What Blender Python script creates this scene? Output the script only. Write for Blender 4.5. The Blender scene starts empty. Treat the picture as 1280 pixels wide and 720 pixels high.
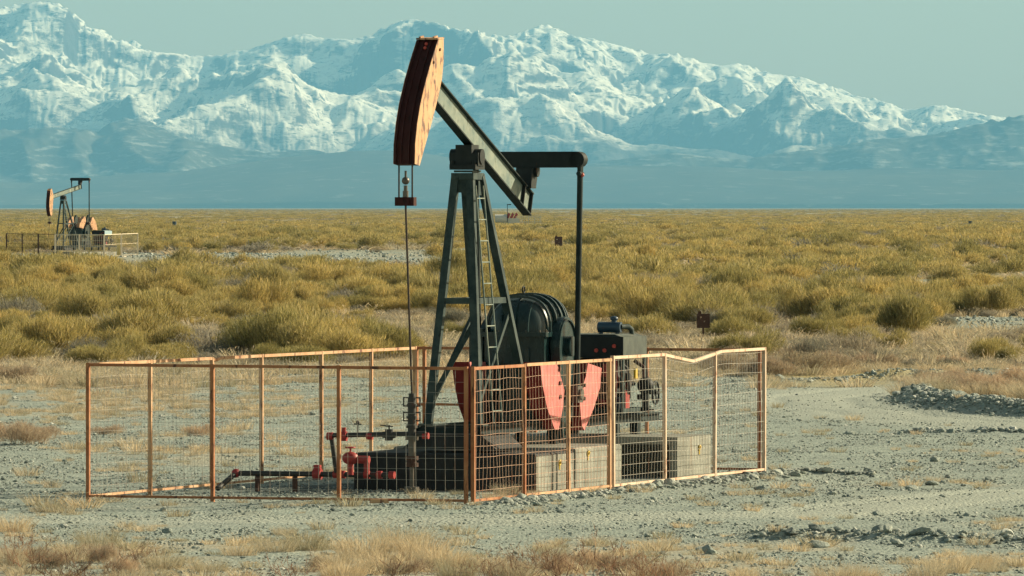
import bpy, bmesh, math, random
import numpy as np
from mathutils import Vector, Matrix, Euler
random.seed(7)
sc = bpy.context.scene
COL = sc.collection
F = 10000.0          # focal length in 1280-pixel units
HZ = 258.0           # horizon row of the photograph
CAMH = 4.3
SUN_AZ = (0.93, 0.37)   # horizontal direction towards the sun (x right, y away)
SUN_EL = 26.0
def R(d): return math.radians(d)
def gz(y): return F*CAMH/(y-HZ)          # distance of a ground point seen at row y
def gx(x, Z): return (x-640.0)/F*Z
def ground(x, y):
    Z = gz(y); return Vector((gx(x, Z), Z, 0))

# ---------------------------------------------------------------- tagging
def tag(o, label=None, cat=None, group=None, kind=None):
    if label: o['label'] = label
    if cat: o['category'] = cat
    if group: o['group'] = group
    if kind: o['kind'] = kind
    return o
def empty(name, loc, rz=0.0):
    o = bpy.data.objects.new(name, None); COL.objects.link(o)
    o.location = loc; o.rotation_euler = (0, 0, rz); o.empty_display_size = .3
    return o
def copy_tree(o, parent=None):
    c = o.copy(); COL.objects.link(c); c.parent = parent
    for ch in [k for k in CHILD.get(o.name, [])]:
        copy_tree(ch, c)
    return c
CHILD = {}

# ---------------------------------------------------------------- mesh builder
class MB:
    def __init__(s): s.v = []; s.f = []; s.sm = []
    def add(s, vs, fs, smooth=False):
        b = len(s.v); s.v += [tuple(p) for p in vs]
        for f in fs: s.f.append(tuple(b+i for i in f)); s.sm.append(smooth)
        return s
    def box(s, c, d, m=None):
        x, y, z = d[0]/2, d[1]/2, d[2]/2
        P = [Vector((sx*x, sy*y, sz*z)) for sz in (-1, 1) for sy in (-1, 1) for sx in (-1, 1)]
        if m is not None: P = [m @ p for p in P]
        c = Vector(c); P = [p+c for p in P]
        return s.add(P, [(0,2,3,1),(4,5,7,6),(0,1,5,4),(2,6,7,3),(0,4,6,2),(1,3,7,5)])
    def bar(s, a, b, w, h, up=(0,0,1)):
        a, b = Vector(a), Vector(b); d = (b-a); L = d.length
        if L < 1e-6: return s
        x = d/L; up = Vector(up)
        if abs(x.dot(up)) > .995: up = Vector((1,0,0))
        y = up.cross(x).normalized(); z = x.cross(y)
        m = Matrix((x, y, z)).transposed()
        return s.box((a+b)/2, (L, w, h), m)
    def tube(s, a, b, r, n=10, r2=None, cap=True):
        a, b = Vector(a), Vector(b); r2 = r if r2 is None else r2
        x = (b-a).normalized(); up = Vector((0,0,1)) if abs(x.z) < .9 else Vector((1,0,0))
        y = up.cross(x).normalized(); z = x.cross(y)
        P = []
        for c, q in ((a, r), (b, r2)):
            for i in range(n):
                t = 2*math.pi*i/n; P.append(c+(y*math.cos(t)+z*math.sin(t))*q)
        s.add(P, [(i, (i+1) % n, n+(i+1) % n, n+i) for i in range(n)], True)
        if cap:
            s.add(P[:n], [tuple(range(n-1, -1, -1))]); s.add(P[n:], [tuple(range(n))])
        return s
    def path(s, pts, r, n=8):
        for i in range(len(pts)-1):
            s.tube(pts[i], pts[i+1], r, n)
            if i: s.ball(pts[i], r*1.02, 4, n)
        return s
    def ball(s, c, r, nr=6, n=10, sc3=(1,1,1)):
        c = Vector(c); P = [c+Vector((0,0,-r*sc3[2]))]
        for j in range(1, nr):
            a = math.pi*j/nr-math.pi/2
            for i in range(n):
                t = 2*math.pi*i/n
                P.append(c+Vector((r*sc3[0]*math.cos(a)*math.cos(t), r*sc3[1]*math.cos(a)*math.sin(t), r*sc3[2]*math.sin(a))))
        P.append(c+Vector((0,0,r*sc3[2])))
        fs = [(0, 1+(i+1) % n, 1+i) for i in range(n)]
        for j in range(nr-2):
            b = 1+j*n
            fs += [(b+i, b+(i+1) % n, b+n+(i+1) % n, b+n+i) for i in range(n)]
        b = 1+(nr-2)*n
        fs += [(b+i, b+(i+1) % n, len(P)-1) for i in range(n)]
        return s.add(P, fs, True)
    def prism(s, pts, d, smooth=False):
        """pts: closed loop of 3-D points; d: extrusion vector"""
        n = len(pts); d = Vector(d); P = [Vector(p) for p in pts]
        nn = Vector((0,0,0))
        for i in range(n): nn += P[i].cross(P[(i+1) % n])
        Q = [p+d for p in P]
        if nn.dot(d) > 0: P, Q = Q, P
        # P is now the end the loop normal points out of
        s.add(P+Q, [tuple(range(n)), tuple(range(2*n-1, n-1, -1))] + [(i, n+i, n+(i+1) % n, (i+1) % n) for i in range(n)])
        return s
    def torus(s, c, R_, r, ax=(1,0,0), n=20, m=6):
        c = Vector(c); ax = Vector(ax).normalized()
        up = Vector((0,0,1)) if abs(ax.z) < .9 else Vector((1,0,0))
        y = up.cross(ax).normalized(); z = ax.cross(y); P = []
        for i in range(n):
            t = 2*math.pi*i/n; rd = y*math.cos(t)+z*math.sin(t)
            for j in range(m):
                q = 2*math.pi*j/m; P.append(c+rd*(R_+r*math.cos(q))+ax*(r*math.sin(q)))
        fs = [(i*m+j, ((i+1) % n)*m+j, ((i+1) % n)*m+(j+1) % m, i*m+(j+1) % m) for i in range(n) for j in range(m)]
        return s.add(P, fs, True)
    def build(s, name, mat, parent=None, loc=None, fixn=False):
        me = bpy.data.meshes.new(name); me.from_pydata(s.v, [], s.f); me.update()
        me.polygons.foreach_set('use_smooth', s.sm)
        if fixn:
            bm = bmesh.new(); bm.from_mesh(me); bmesh.ops.recalc_face_normals(bm, faces=bm.faces); bm.to_mesh(me); bm.free()
        me.materials.append(mat)
        o = bpy.data.objects.new(name, me); COL.objects.link(o)
        if loc is not None: o.location = loc
        if parent is not None:
            o.parent = parent; CHILD.setdefault(parent.name, []).append(o)
        return o
def mesh_np(name, V, Fc, mat, smooth=False, attrs=None):
    me = bpy.data.meshes.new(name)
    V = np.asarray(V, dtype=np.float32); Fc = np.asarray(Fc, dtype=np.int32)
    n, k = Fc.shape
    me.vertices.add(len(V)); me.vertices.foreach_set('co', V.ravel())
    me.loops.add(n*k); me.loops.foreach_set('vertex_index', Fc.ravel())
    me.polygons.add(n); me.polygons.foreach_set('loop_start', np.arange(0, n*k, k, dtype=np.int32))
    me.polygons.foreach_set('loop_total', np.full(n, k, dtype=np.int32))
    me.polygons.foreach_set('use_smooth', np.full(n, smooth))
    me.update(calc_edges=True)
    if attrs:
        for an, av in attrs.items():
            a = me.attributes.new(an, 'FLOAT', 'POINT'); a.data.foreach_set('value', np.asarray(av, dtype=np.float32))
    if mat: me.materials.append(mat)
    return me
def link(name, me, loc=(0,0,0)):
    o = bpy.data.objects.new(name, me); COL.objects.link(o); o.location = loc; return o

# ---------------------------------------------------------------- materials
def newmat(name):
    m = bpy.data.materials.new(name); m.use_nodes = True
    nt = m.node_tree; b = nt.nodes['Principled BSDF']; return m, nt, b
class N:
    """tiny node helper"""
    def __init__(s, nt): s.nt = nt
    def __call__(s, typ, **kw):
        n = s.nt.nodes.new(typ)
        for k, v in kw.items():
            if k.startswith('i_'): n.inputs[k[2:].replace('_', ' ')].default_value = v
            else: setattr(n, k, v)
        return n
    def l(s, a, b): s.nt.links.new(a, b)
    def noise(s, vec, scale, detail=4, rough=.55, dist=0):
        n = s('ShaderNodeTexNoise'); n.inputs['Scale'].default_value = scale; n.inputs['Detail'].default_value = detail
        n.inputs['Roughness'].default_value = rough; n.inputs['Distortion'].default_value = dist
        if vec is not None: s.l(vec, n.inputs['Vector'])
        return n.outputs['Fac']
    def ramp(s, fac, stops, interp='LINEAR'):
        n = s('ShaderNodeValToRGB'); cr = n.color_ramp; cr.interpolation = interp
        while len(cr.elements) < len(stops): cr.elements.new(.5)
        for e, (p, c) in zip(cr.elements, stops):
            e.position = p; e.color = (c, c, c, 1) if not hasattr(c, '__len__') else (*c, 1)
        s.l(fac, n.inputs['Fac']); return n.outputs['Color']
    def mix(s, fac, a, b, mode='MIX'):
        n = s('ShaderNodeMix', data_type='RGBA', blend_type=mode)
        for sock, v in ((n.inputs[0], fac), (n.inputs[6], a), (n.inputs[7], b)):
            if isinstance(v, bpy.types.NodeSocket): s.l(v, sock)
            elif hasattr(v, '__len__'): sock.default_value = (*v, 1)
            else: sock.default_value = v
        return n.outputs[2]
    def math(s, op, a, b=None, clamp=False):
        n = s('ShaderNodeMath', operation=op, use_clamp=clamp)
        for i, v in enumerate((a, b)):
            if v is None: continue
            if isinstance(v, bpy.types.NodeSocket): s.l(v, n.inputs[i])
            else: n.inputs[i].default_value = v
        return n.outputs[0]
    def mapping(s, vec, scale):
        n = s('ShaderNodeMapping'); n.inputs['Scale'].default_value = scale; s.l(vec, n.inputs['Vector']); return n.outputs['Vector']
    def bump(s, h, dist, strength=1.0):
        n = s('ShaderNodeBump'); n.inputs['Distance'].default_value = dist; n.inputs['Strength'].default_value = strength
        s.l(h, n.inputs['Height']); return n.outputs['Normal']
def paint(name, base, wear, rust=(.10,.04,.02), wear_amt=.5, rust_amt=.35, rough=.5, scale=3.0, metallic=0.0, dust=None, spec=.5):
    m, nt, b = newmat(name); n = N(nt); tc = n('ShaderNodeTexCoord').outputs['Object']
    f1 = n.noise(tc, scale, 6, .65); f2 = n.noise(n.mapping(tc, (1,1,.35)), scale*3.1, 6, .7, .3)
    w = n.ramp(f1, [(.5-.25*wear_amt, 0), (.5+.35*(1.2-wear_amt), 1)])
    c = n.mix(w, base, wear)
    r = n.ramp(f2, [(.66-.2*rust_amt, 0), (.74-.2*rust_amt, 1)])
    c = n.mix(r, c, rust)
    if dust:
        geo = n('ShaderNodeNewGeometry'); sx = n('ShaderNodeSeparateXYZ'); n.l(geo.outputs['Normal'], sx.inputs[0])
        up = n.math('MULTIPLY', n.ramp(sx.outputs['Z'], [(.3, 0), (.9, 1)]), n.ramp(n.noise(tc, scale*1.7, 4), [(.35, 0), (.6, 1)]))
        c = n.mix(n.math('MULTIPLY', up, .6), c, dust)
    n.l(c, b.inputs['Base Color'])
    rr = n.ramp(f2, [(.3, rough-.1), (.75, min(1, rough+.3))]); n.l(rr, b.inputs['Roughness'])
    b.inputs['Metallic'].default_value = metallic; b.inputs['Specular IOR Level'].default_value = spec
    n.l(n.bump(f2, .004, .5), b.inputs['Normal'])
    return m
M = {}
M['green'] = paint('weathered_green_paint', (.010,.019,.020), (.028,.042,.040), wear_amt=.4, rust_amt=.0, rough=.6, dust=(.07,.07,.05), spec=.2)
M['web'] = paint('faded_grey_green_paint', (.10,.15,.145), (.28,.30,.24), rust=(.07,.085,.075), wear_amt=.6, rust_amt=.5, rough=.6, scale=2.2, spec=.3)
M['legs'] = paint('leg_paint', (.014,.030,.032), (.075,.10,.09), rust=(.010,.017,.018), wear_amt=.45, rust_amt=.25, rough=.6, spec=.25)
M['black'] = paint('black_greasy_paint', (.008,.012,.013), (.02,.027,.027), wear_amt=.5, rust_amt=.1, rough=.5, dust=(.05,.05,.04), spec=.25)
M['gear'] = paint('gloss_dark_green_paint', (.006,.024,.026), (.011,.034,.035), rust=(.02,.022,.02), wear_amt=.4, rust_amt=.1, rough=.24, dust=(.05,.06,.055), spec=.5)
M['red'] = paint('faded_red_paint', (.52,.12,.11), (.62,.22,.20), rust=(.34,.06,.06), wear_amt=.5, rust_amt=.22, rough=.6)  # lighter red for the sunlit counterweight faces
M['deep_red'] = paint('deep_red_paint', (.20,.018,.016), (.26,.03,.025), rust=(.10,.02,.018), wear_amt=.4, rust_amt=.3, rough=.6, spec=.3)  # same red with shade put into the colour, for counterweight edges
M['hood'] = paint('dusty_hood_paint', (.045,.055,.05), (.10,.115,.10), wear_amt=.5, rust_amt=.1, rough=.5, dust=(.2,.2,.16), spec=.2)
M['rod'] = paint('dark_oiled_rod', (.035,.022,.018), (.06,.035,.025), rust_amt=.1, rough=.4)
M['pale_blue'] = paint('pale_blue_paint', (.25,.38,.45), (.3,.4,.42), rust_amt=.2, rough=.5)
M['cream'] = paint('cream_bleached_paint', (.66,.55,.40), (.7,.6,.48), rust_amt=.1, rough=.7)
M['head_side'] = paint('orange_faded_paint', (.55,.29,.15), (.60,.38,.23), rust=(.17,.11,.09), wear_amt=.5, rust_amt=.75, rough=.6, scale=3.2, spec=.2)
M['head_face'] = paint('dark_rusty_red_paint', (.05,.012,.010), (.035,.008,.006), rust=(.014,.01,.008), wear_amt=.5, rust_amt=.5, rough=.6, scale=3, spec=.2)
M['pipe_red'] = paint('red_fitting_paint', (.36,.025,.025), (.24,.035,.03), rust=(.08,.025,.02), rough=.45, scale=9)
M['pipe'] = paint('dark_oily_pipe', (.02,.022,.022), (.05,.04,.035), rust=(.09,.04,.025), rough=.5, scale=8)
M['fence_red'] = paint('rust_red_fence_paint', (.31,.09,.03), (.44,.22,.10), rust=(.10,.04,.025), wear_amt=.6, rust_amt=.6, rough=.7, scale=2)
M['fence_or'] = paint('orange_fence_paint', (.46,.21,.09), (.61,.40,.24), rust=(.16,.07,.045), wear_amt=.7, rust_amt=.6, rough=.7, scale=2)
M['fence_pale'] = paint('bleached_fence_paint', (.54,.32,.19), (.66,.54,.42), rust=(.30,.12,.07), wear_amt=.8, rust_amt=.5, rough=.7, scale=1.6)
M['wire'] = paint('galvanised_wire', (.34,.33,.29), (.42,.36,.3), rust=(.32,.15,.09), rust_amt=.4, rough=.6, scale=1.5)
M['wire_red'] = paint('rusty_wire', (.45,.26,.18), (.52,.36,.26), rust=(.32,.12,.06), rust_amt=.4, rough=.6, scale=1.5)
M['steel'] = paint('oily_steel', (.10,.09,.08), (.16,.14,.12), rust_amt=.1, rough=.35, metallic=.6, scale=8)
M['cable'] = paint('wire_rope', (.03,.03,.03), (.05,.05,.05), rust_amt=.1, rough=.6)
M['yellow'] = paint('yellow_paint', (.60,.40,.03), (.5,.33,.05), rust_amt=.2, rough=.5)
M['rust'] = paint('brown_rust', (.06,.026,.018), (.10,.05,.035), rust=(.20,.12,.09), wear_amt=.6, rust_amt=.35, rough=.85, scale=6)
M['gauge'] = paint('gauge_red', (.50,.06,.04), (.4,.07,.05), rust_amt=0, rough=.3)
M['blue'] = paint('dark_blue_paint', (.02,.05,.09), (.03,.06,.09), rust_amt=.1, rough=.35)
M['white'] = paint('dull_white_paint', (.6,.6,.55), (.5,.5,.45), rust_amt=.2, rough=.6)
def concrete():
    m, nt, b = newmat('stained_concrete'); n = N(nt); tc = n('ShaderNodeTexCoord').outputs['Object']
    f = n.noise(tc, 1.6, 6, .65); c = n.ramp(f, [(.3, (.20,.20,.17)), (.55, (.31,.31,.265)), (.75, (.38,.38,.32))])
    st = n.ramp(n.noise(n.mapping(tc, (3,3,.35)), 2.2, 5, .6), [(.56, 0), (.72, 1)])
    c = n.mix(n.math('MULTIPLY', st, .6), c, (.24,.15,.08))
    st2 = n.ramp(n.noise(n.mapping(tc, (2,2,.5)), 1.3, 6, .7), [(.48, 0), (.62, 1)]); c = n.mix(n.math('MULTIPLY', st2, .5), c, (.13,.13,.11))
    sp = n.ramp(n.noise(tc, 22, 3, .6), [(.35, .82), (.6, 1.0)]); c = n.mix(1.0, c, sp, 'MULTIPLY')
    n.l(c, b.inputs['Base Color']); b.inputs['Roughness'].default_value = .92
    n.l(n.bump(n.noise(tc, 14, 6, .7), .02, .6), b.inputs['Normal']); return m
M['concrete'] = concrete()
M['oiled_concrete'] = paint('oil_soaked_concrete', (.012,.013,.013), (.035,.033,.03), rust=(.09,.07,.05), wear_amt=.5, rust_amt=.15, rough=.75)  # darker concrete for the front block's shaded end and the pedestal
# ---------------------------------------------------------------- noise
def _h(ix, iy, seed):
    h = (ix.astype(np.int64)*374761393 + iy.astype(np.int64)*668265263 + seed*1442695041) & 0xffffffff
    h = ((h ^ (h >> 13))*1274126177) & 0xffffffff
    return ((h ^ (h >> 16)) & 0xffffff)/float(0xffffff)
def vnoise(x, y, seed=0):
    """value noise and its derivatives"""
    ix = np.floor(x); iy = np.floor(y); fx = x-ix; fy = y-iy
    ux = fx*fx*fx*(fx*(fx*6-15)+10); uy = fy*fy*fy*(fy*(fy*6-15)+10)
    dx = 30*fx*fx*(fx*(fx-2)+1); dy = 30*fy*fy*(fy*(fy-2)+1)
    a = _h(ix, iy, seed); b = _h(ix+1, iy, seed); c = _h(ix, iy+1, seed); d = _h(ix+1, iy+1, seed)
    k = a-b-c+d
    return a+(b-a)*ux+(c-a)*uy+k*ux*uy, dx*((b-a)+k*uy), dy*((c-a)+k*ux)
def fbm(x, y, oct=5, seed=0, gain=.5):
    s = 0; a = .5; t = 0
    for i in range(oct):
        s = s+a*vnoise(x, y, seed+i)[0]; t += a; a *= gain
        x, y = (x*.8-y*.6)*2.03+3.1, (x*.6+y*.8)*2.03+1.7
    return s/t
def ridged(x, y, oct=6, seed=0, gain=.55, sharp=1.0):
    s = 0; a = .5; t = 0; w = 1
    for i in range(oct):
        n = 1-np.abs(2*vnoise(x, y, seed+i)[0]-1); n = n**(1+sharp)
        s = s+a*n*w; t += a; w = np.clip(n*1.6, 0, 1); a *= gain
        x, y = (x*.8-y*.6)*2.03+5.3, (x*.6+y*.8)*2.03+2.9
    return s/t
def erode_fbm(x, y, oct=9, seed=0, k=1.0):
    a = 0; b = 1.0; t = 0; dx = 0; dy = 0
    for i in range(oct):
        n, nx, ny = vnoise(x, y, seed+i); dx = dx+nx; dy = dy+ny
        a = a+b*n/(1+k*(dx*dx+dy*dy)); t += b; b *= .5
        x, y = (x*.8-y*.6)*2.0+.7, (x*.6+y*.8)*2.0+4.1
    return a/t
def sstep(a, b, x):
    t = np.clip((x-a)/(b-a), 0, 1); return t*t*(3-2*t)

def blur(a):
    a = np.pad(a, 1, 'edge'); a = (a[:-2]+2*a[1:-1]+a[2:])/4; return (a[:, :-2]+2*a[:, 1:-1]+a[:, 2:])/4
def droplets(H, cell, batches=2, nb=24000, steps=40, seed=3, mask=None):
    """rain droplets that cut gullies down the slopes, many at once"""
    rng = np.random.default_rng(seed); h = (H/cell).ravel().copy(); ny, nx = H.shape; h0 = h.copy()
    if mask is not None: cand = np.flatnonzero(mask.ravel())
    for b in range(batches):
        if mask is not None:
            q = cand[rng.integers(0, len(cand), nb)]; x = (q % nx)+rng.random(nb); y = (q//nx)+rng.random(nb)
            x = np.clip(x, 1, nx-3); y = np.clip(y, 1, ny-3)
        else: x = rng.uniform(1, nx-3, nb); y = rng.uniform(1, ny-3, nb)
        dx = np.zeros(nb); dy = np.zeros(nb); v = np.ones(nb); wt = np.ones(nb); s = np.zeros(nb)
        for k in range(steps):
            ix = x.astype(int); iy = y.astype(int); fx = x-ix; fy = y-iy; i = iy*nx+ix
            a, b_, c, d = h[i], h[i+1], h[i+nx], h[i+nx+1]
            gx_ = (b_-a)*(1-fy)+(d-c)*fy; gy_ = (c-a)*(1-fx)+(d-b_)*fx
            hh = a*(1-fx)*(1-fy)+b_*fx*(1-fy)+c*(1-fx)*fy+d*fx*fy
            dx = dx*.25-gx_*.75; dy = dy*.25-gy_*.75; L = np.sqrt(dx*dx+dy*dy)+1e-9; dx = dx/L; dy = dy/L
            xn = np.clip(x+dx, 1, nx-3); yn = np.clip(y+dy, 1, ny-3)
            jx = xn.astype(int); jy = yn.astype(int); ex = xn-jx; ey = yn-jy; j = jy*nx+jx
            hn = h[j]*(1-ex)*(1-ey)+h[j+1]*ex*(1-ey)+h[j+nx]*(1-ex)*ey+h[j+nx+1]*ex*ey
            dh = hn-hh
            cap = np.maximum(-dh, .01)*v*wt*2.2
            dep = np.where(dh > 0, np.minimum(dh, s), np.where(s > cap, (s-cap)*.2, -np.minimum((cap-s)*.05, -np.minimum(dh, 0))))
            s = s-dep
            w4 = np.concatenate([dep*(1-fx)*(1-fy), dep*fx*(1-fy), dep*(1-fx)*fy, dep*fx*fy])
            h += np.bincount(np.concatenate([i, i+1, i+nx, i+nx+1]), w4, ny*nx)
            v = np.sqrt(np.maximum(v*v-dh*3.0, 0.05)); v = np.minimum(v, 4); wt = wt*.975; x, y = xn, yn
        g = h.reshape(ny, nx)
        for ax in (0, 1):
            for dr in (1, -1):      # scree: nothing stays steeper than the talus angle
                d = g-np.roll(g, dr, ax); mv = np.clip(d-.55, 0, 2)*.25
                g = g-mv+np.roll(mv, -dr, ax)
        h = g.ravel().copy()
    df = (h-h0).reshape(ny, nx); df = .5*df+.5*blur(df)
    return H+df*cell
# ---------------------------------------------------------------- mountains
def prof(pts, x):
    pts = np.array(pts, float); return HZ-np.interp(x, pts[:, 0], pts[:, 1])   # pixels above the horizon
SKY = [(-900,70),(-500,40),(-200,30),(0,10),(20,6),(40,3),(58,2),(72,4),(95,18),(108,33),(125,38),(140,46),(160,54),(180,62),(200,66),(215,66),(235,69),(260,70),(285,68),(292,62),(305,64),(322,58),
       (345,51),(360,46),(372,43),(385,42),(400,48),(415,48),(430,49),(448,48),(465,43),(480,35),(492,30),(505,25),(518,24),(530,27),(545,28),(560,34),(575,37),(590,38),(606,42),(618,44),(632,46),(643,43),(655,40),(668,34),(680,31),(690,33),(700,37),(712,43),(725,47),(740,48),
       (755,52),(775,57),(800,64),(820,68),(840,66),(850,70),(868,74),(880,79),(905,82),(925,79),(945,86),(965,92),(985,95),(1005,97),(1020,103),(1040,108),(1056,113),(1070,120),(1090,123),(1110,128),(1130,137),(1150,135),(1172,131),(1190,134),(1210,139),(1230,143),(1250,146),(1290,152),(1500,170),(2200,190)]
def mountains(nx=1300, ny=700):
    xs = np.linspace(-300, 1580, nx); ds = np.linspace(49800, 63000, ny)
    PX, D = np.meshgrid(xs, ds); X = (PX-640)/F*60000.0     # straight columns, seen at 60 km
    wx = X+1500*(fbm(X/2600, D/2600, 4, 11)-.5); wd = D+1500*(fbm(X/2600+9, D/2600+3, 4, 21)-.5)
    S = prof(SKY, xs)/F*60000.0
    k = 25; Ss = np.convolve(np.pad(S, k, 'edge'), np.ones(2*k+1)/(2*k+1), 'valid')
    crest = 60500+700*(fbm(xs/230.0, xs*0+2.5, 3, 5)-.5)*2
    foot = 51200+900*(fbm(xs/160.0, xs*0+7.5, 3, 6)-.5)*2
    t = (D-foot)/(crest-foot)
    e = np.clip(t, 0, 1)**.85; back = np.clip(1-(t-1)*1.3, 0, 1); e = np.where(t > 1, back, e)
    # spurs run down towards the plain, leaning a little to the left and right
    q1 = fbm(wx/700, wd/700, 4, 81)-.5; q2 = fbm(wx/700+5, wd/700+8, 4, 91)-.5
    r1 = ridged((wx+.8*wd+420*q1)/3000, (wd-.5*wx+420*q2)/3900, 9, 31, .46, .1)
    r2 = ridged((wx-.9*wd+260*q2)/1500+4, (wd+.6*wx+260*q1)/2300, 8, 47, .49, .1)
    er = erode_fbm(wx/1300, wd/1300, 10, 61, 1.2)
    er = (er-er.mean())/er.std()*.12+.5
    rel = 1.0*r1+.46*r2+.20*er
    rel = (rel-rel.mean())/rel.std()
    env = Ss[None, :]*e
    amp = (Ss[None, :]**.5*13.0)*np.clip(e*1.8, 0, 1)**.8*(1.25-.45*np.clip(t, 0, 1))
    H = env+amp*rel*.48*sstep(-.02, .25, t)
    H = np.where(t < -.02, 0, H)
    H = droplets(H, 17.0, mask=(e > .03)&(t < 1.25))
    # give each column the skyline of the photograph
    for it in range(3):
        ang = (H-CAMH)/D*F; mx = ang.max(0); am = ang.argmax(0)
        want = prof(SKY, 640+(X[0]/ds[am])*F)
        corr = want/np.maximum(mx, 20)
        kk = 5 if it else 11
        corr = np.convolve(np.pad(corr, kk, 'edge'), np.ones(2*kk+1)/(2*kk+1), 'valid')
        H = H*(1+(corr[None, :]-1)*sstep(.2, .8, t))
    H = np.where(t < 0, -60, H)
    H = np.maximum(H, -60)
    V = np.stack([X, D, H], -1).reshape(-1, 3)
    i = np.arange((ny-1)*nx).reshape(ny-1, nx)[:, :-1].ravel()
    Fc = np.stack([i, i+1, i+nx+1, i+nx], -1)
    return V, Fc
def snow_mat():
    m, nt, b = newmat('snow_and_rock'); n = N(nt)
    geo = n('ShaderNodeNewGeometry'); pos = geo.outputs['Position']
    sp = n('ShaderNodeSeparateXYZ'); n.l(pos, sp.inputs[0]); sn = n('ShaderNodeSeparateXYZ'); n.l(geo.outputs['Normal'], sn.inputs[0])
    n1 = n.noise(pos, .0009, 5, .6); n2 = n.noise(n.mapping(pos, (1,1.6,2.6)), .007, 7, .72, .4)
    n3 = n.noise(n.mapping(pos, (1,1.7,3.0)), .010, 7, .74, .5)
    # altitude of the snow line wanders with the large noise
    h = n.math('ADD', n.math('MULTIPLY', sp.outputs['Z'], 1/1000.0), n.math('ADD', n.math('MULTIPLY', n.math('SUBTRACT', n1, .5), .9), n.math('MULTIPLY', n.math('SUBTRACT', n2, .5), .35)))
    line = n.ramp(h, [(.34, 0), (.60, 1)])
    # steep faces stay bare, ragged by the fine noise
    st = n.math('ADD', sn.outputs['Z'], n.math('MULTIPLY', n.math('SUBTRACT', n2, .5), .75))
    steep = n.ramp(st, [(.56, 0), (.72, 1)])
    strk = n.ramp(n3, [(.38, 0.0), (.47, 1)])
    fac = n.math('MULTIPLY', line, n.math('MULTIPLY', steep, strk))
    rock = n.ramp(n2, [(.3, (.07,.07,.065)), (.7, (.13,.12,.10))])
    c = n.mix(fac, rock, (.90,.86,.70)); n.l(c, b.inputs['Base Color'])
    b.inputs['Roughness'].default_value = .85; b.inputs['Specular IOR Level'].default_value = .2
    n.l(n.bump(n.math('ADD', n2, n3), 14, .6), b.inputs['Normal'])
    return m
V, Fc = mountains()
o = link('snowy_mountains', mesh_np('snowy_mountains', V, Fc, snow_mat(), True)); tag(o, kind='structure')

def hills(name, pts, D0, depth, seed, mat, amp=.10, nx=700, ny=110, lo=-300, hi=1580, wave=1400, back=.5, flat=0.0):
    xs = np.linspace(lo, hi, nx); t = np.linspace(0, 1, ny); PX, T = np.meshgrid(xs, t)
    D = D0+T*depth; X = (PX-640)/F*D0
    S = prof(pts, xs)[None, :]/F*D0
    q = np.clip(T/back, 0, 1); e = q**(.85-flat); e = np.where(T > back, 1-.25*((T-back)/(1-back))**1.5, e)
    rel = ridged(X/wave, D/(wave*1.4), 6, seed, .52, .6)-.45
    H = S*e+np.maximum(S, 40)*amp*rel*np.clip(q*1.5, 0, 1)*2
    for it in range(2):
        ang = H/D*F; corr = np.clip((S[0]/D0*F)/np.maximum(ang.max(0), 4), .5, 1.6)
        corr = np.convolve(np.pad(corr, 4, 'edge'), np.ones(9)/9, 'valid')
        H = H*(1+(corr[None, :]-1)*sstep(.1, .7, q))
    H[0, :] = -40; H[-1, :] = -40
    V = np.stack([X, D, H], -1).reshape(-1, 3)
    i = np.arange((ny-1)*nx).reshape(ny-1, nx)[:, :-1].ravel()
    o = link(name, mesh_np(name, V, np.stack([i, i+1, i+nx+1, i+nx], -1), mat, True)); tag(o, kind='structure')
def hill_mat(name, snow=.0):
    m, nt, b = newmat(name); n = N(nt); geo = n('ShaderNodeNewGeometry'); pos = geo.outputs['Position']
    f = n.noise(n.mapping(pos, (1,.5,3)), .0022, 6, .6); g = n.noise(n.mapping(pos, (1,1.2,5)), .006, 6, .7)
    c = n.ramp(f, [(.3, (.055,.055,.045)), (.6, (.085,.08,.06)), (.75, (.11,.10,.07))])
    s = n.ramp(g, [(.60-.3*snow, 0), (.70-.25*snow, 1)]); c = n.mix(n.math('MULTIPLY', s, .25+snow), c, (.5,.5,.45))
    n.l(c, b.inputs['Base Color']); b.inputs['Roughness'].default_value = .95; b.inputs['Specular IOR Level'].default_value = .1
    n.l(n.bump(g, 12, .5), b.inputs['Normal']); return m
MID = [(-300,150),(0,162),(40,158),(75,160),(100,163),(118,152),(135,147),(160,148),(180,158),(200,168),(235,176),(270,182),(320,190),(380,186),(430,194),(500,196),(560,190),(640,206),(720,208),(760,200),(800,196),(850,190),(900,196),(940,199),(985,190),(1030,186),(1070,180),(1110,173),(1150,171),(1190,166),(1215,160),(1240,154),(1262,150),(1300,142),(1600,120)]
hills('dark_foothills', MID, 46800, 3000, 71, hill_mat('foothill_scrub', .25), .30, wave=1300)
BEN = [(-300,215),(0,228),(60,222),(130,216),(190,214),(260,205),(330,196),(380,192),(420,188),(470,187),(520,190),(580,200),(650,204),(720,207),(800,206),(900,207),(960,210),(1010,213),(1080,212),(1150,209),(1220,210),(1290,212),(1600,200)]
hills('lava_bench', BEN, 42000, 4500, 91, hill_mat('bench_scrub', .08), .07, wave=2600, back=.7, flat=.25)
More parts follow.
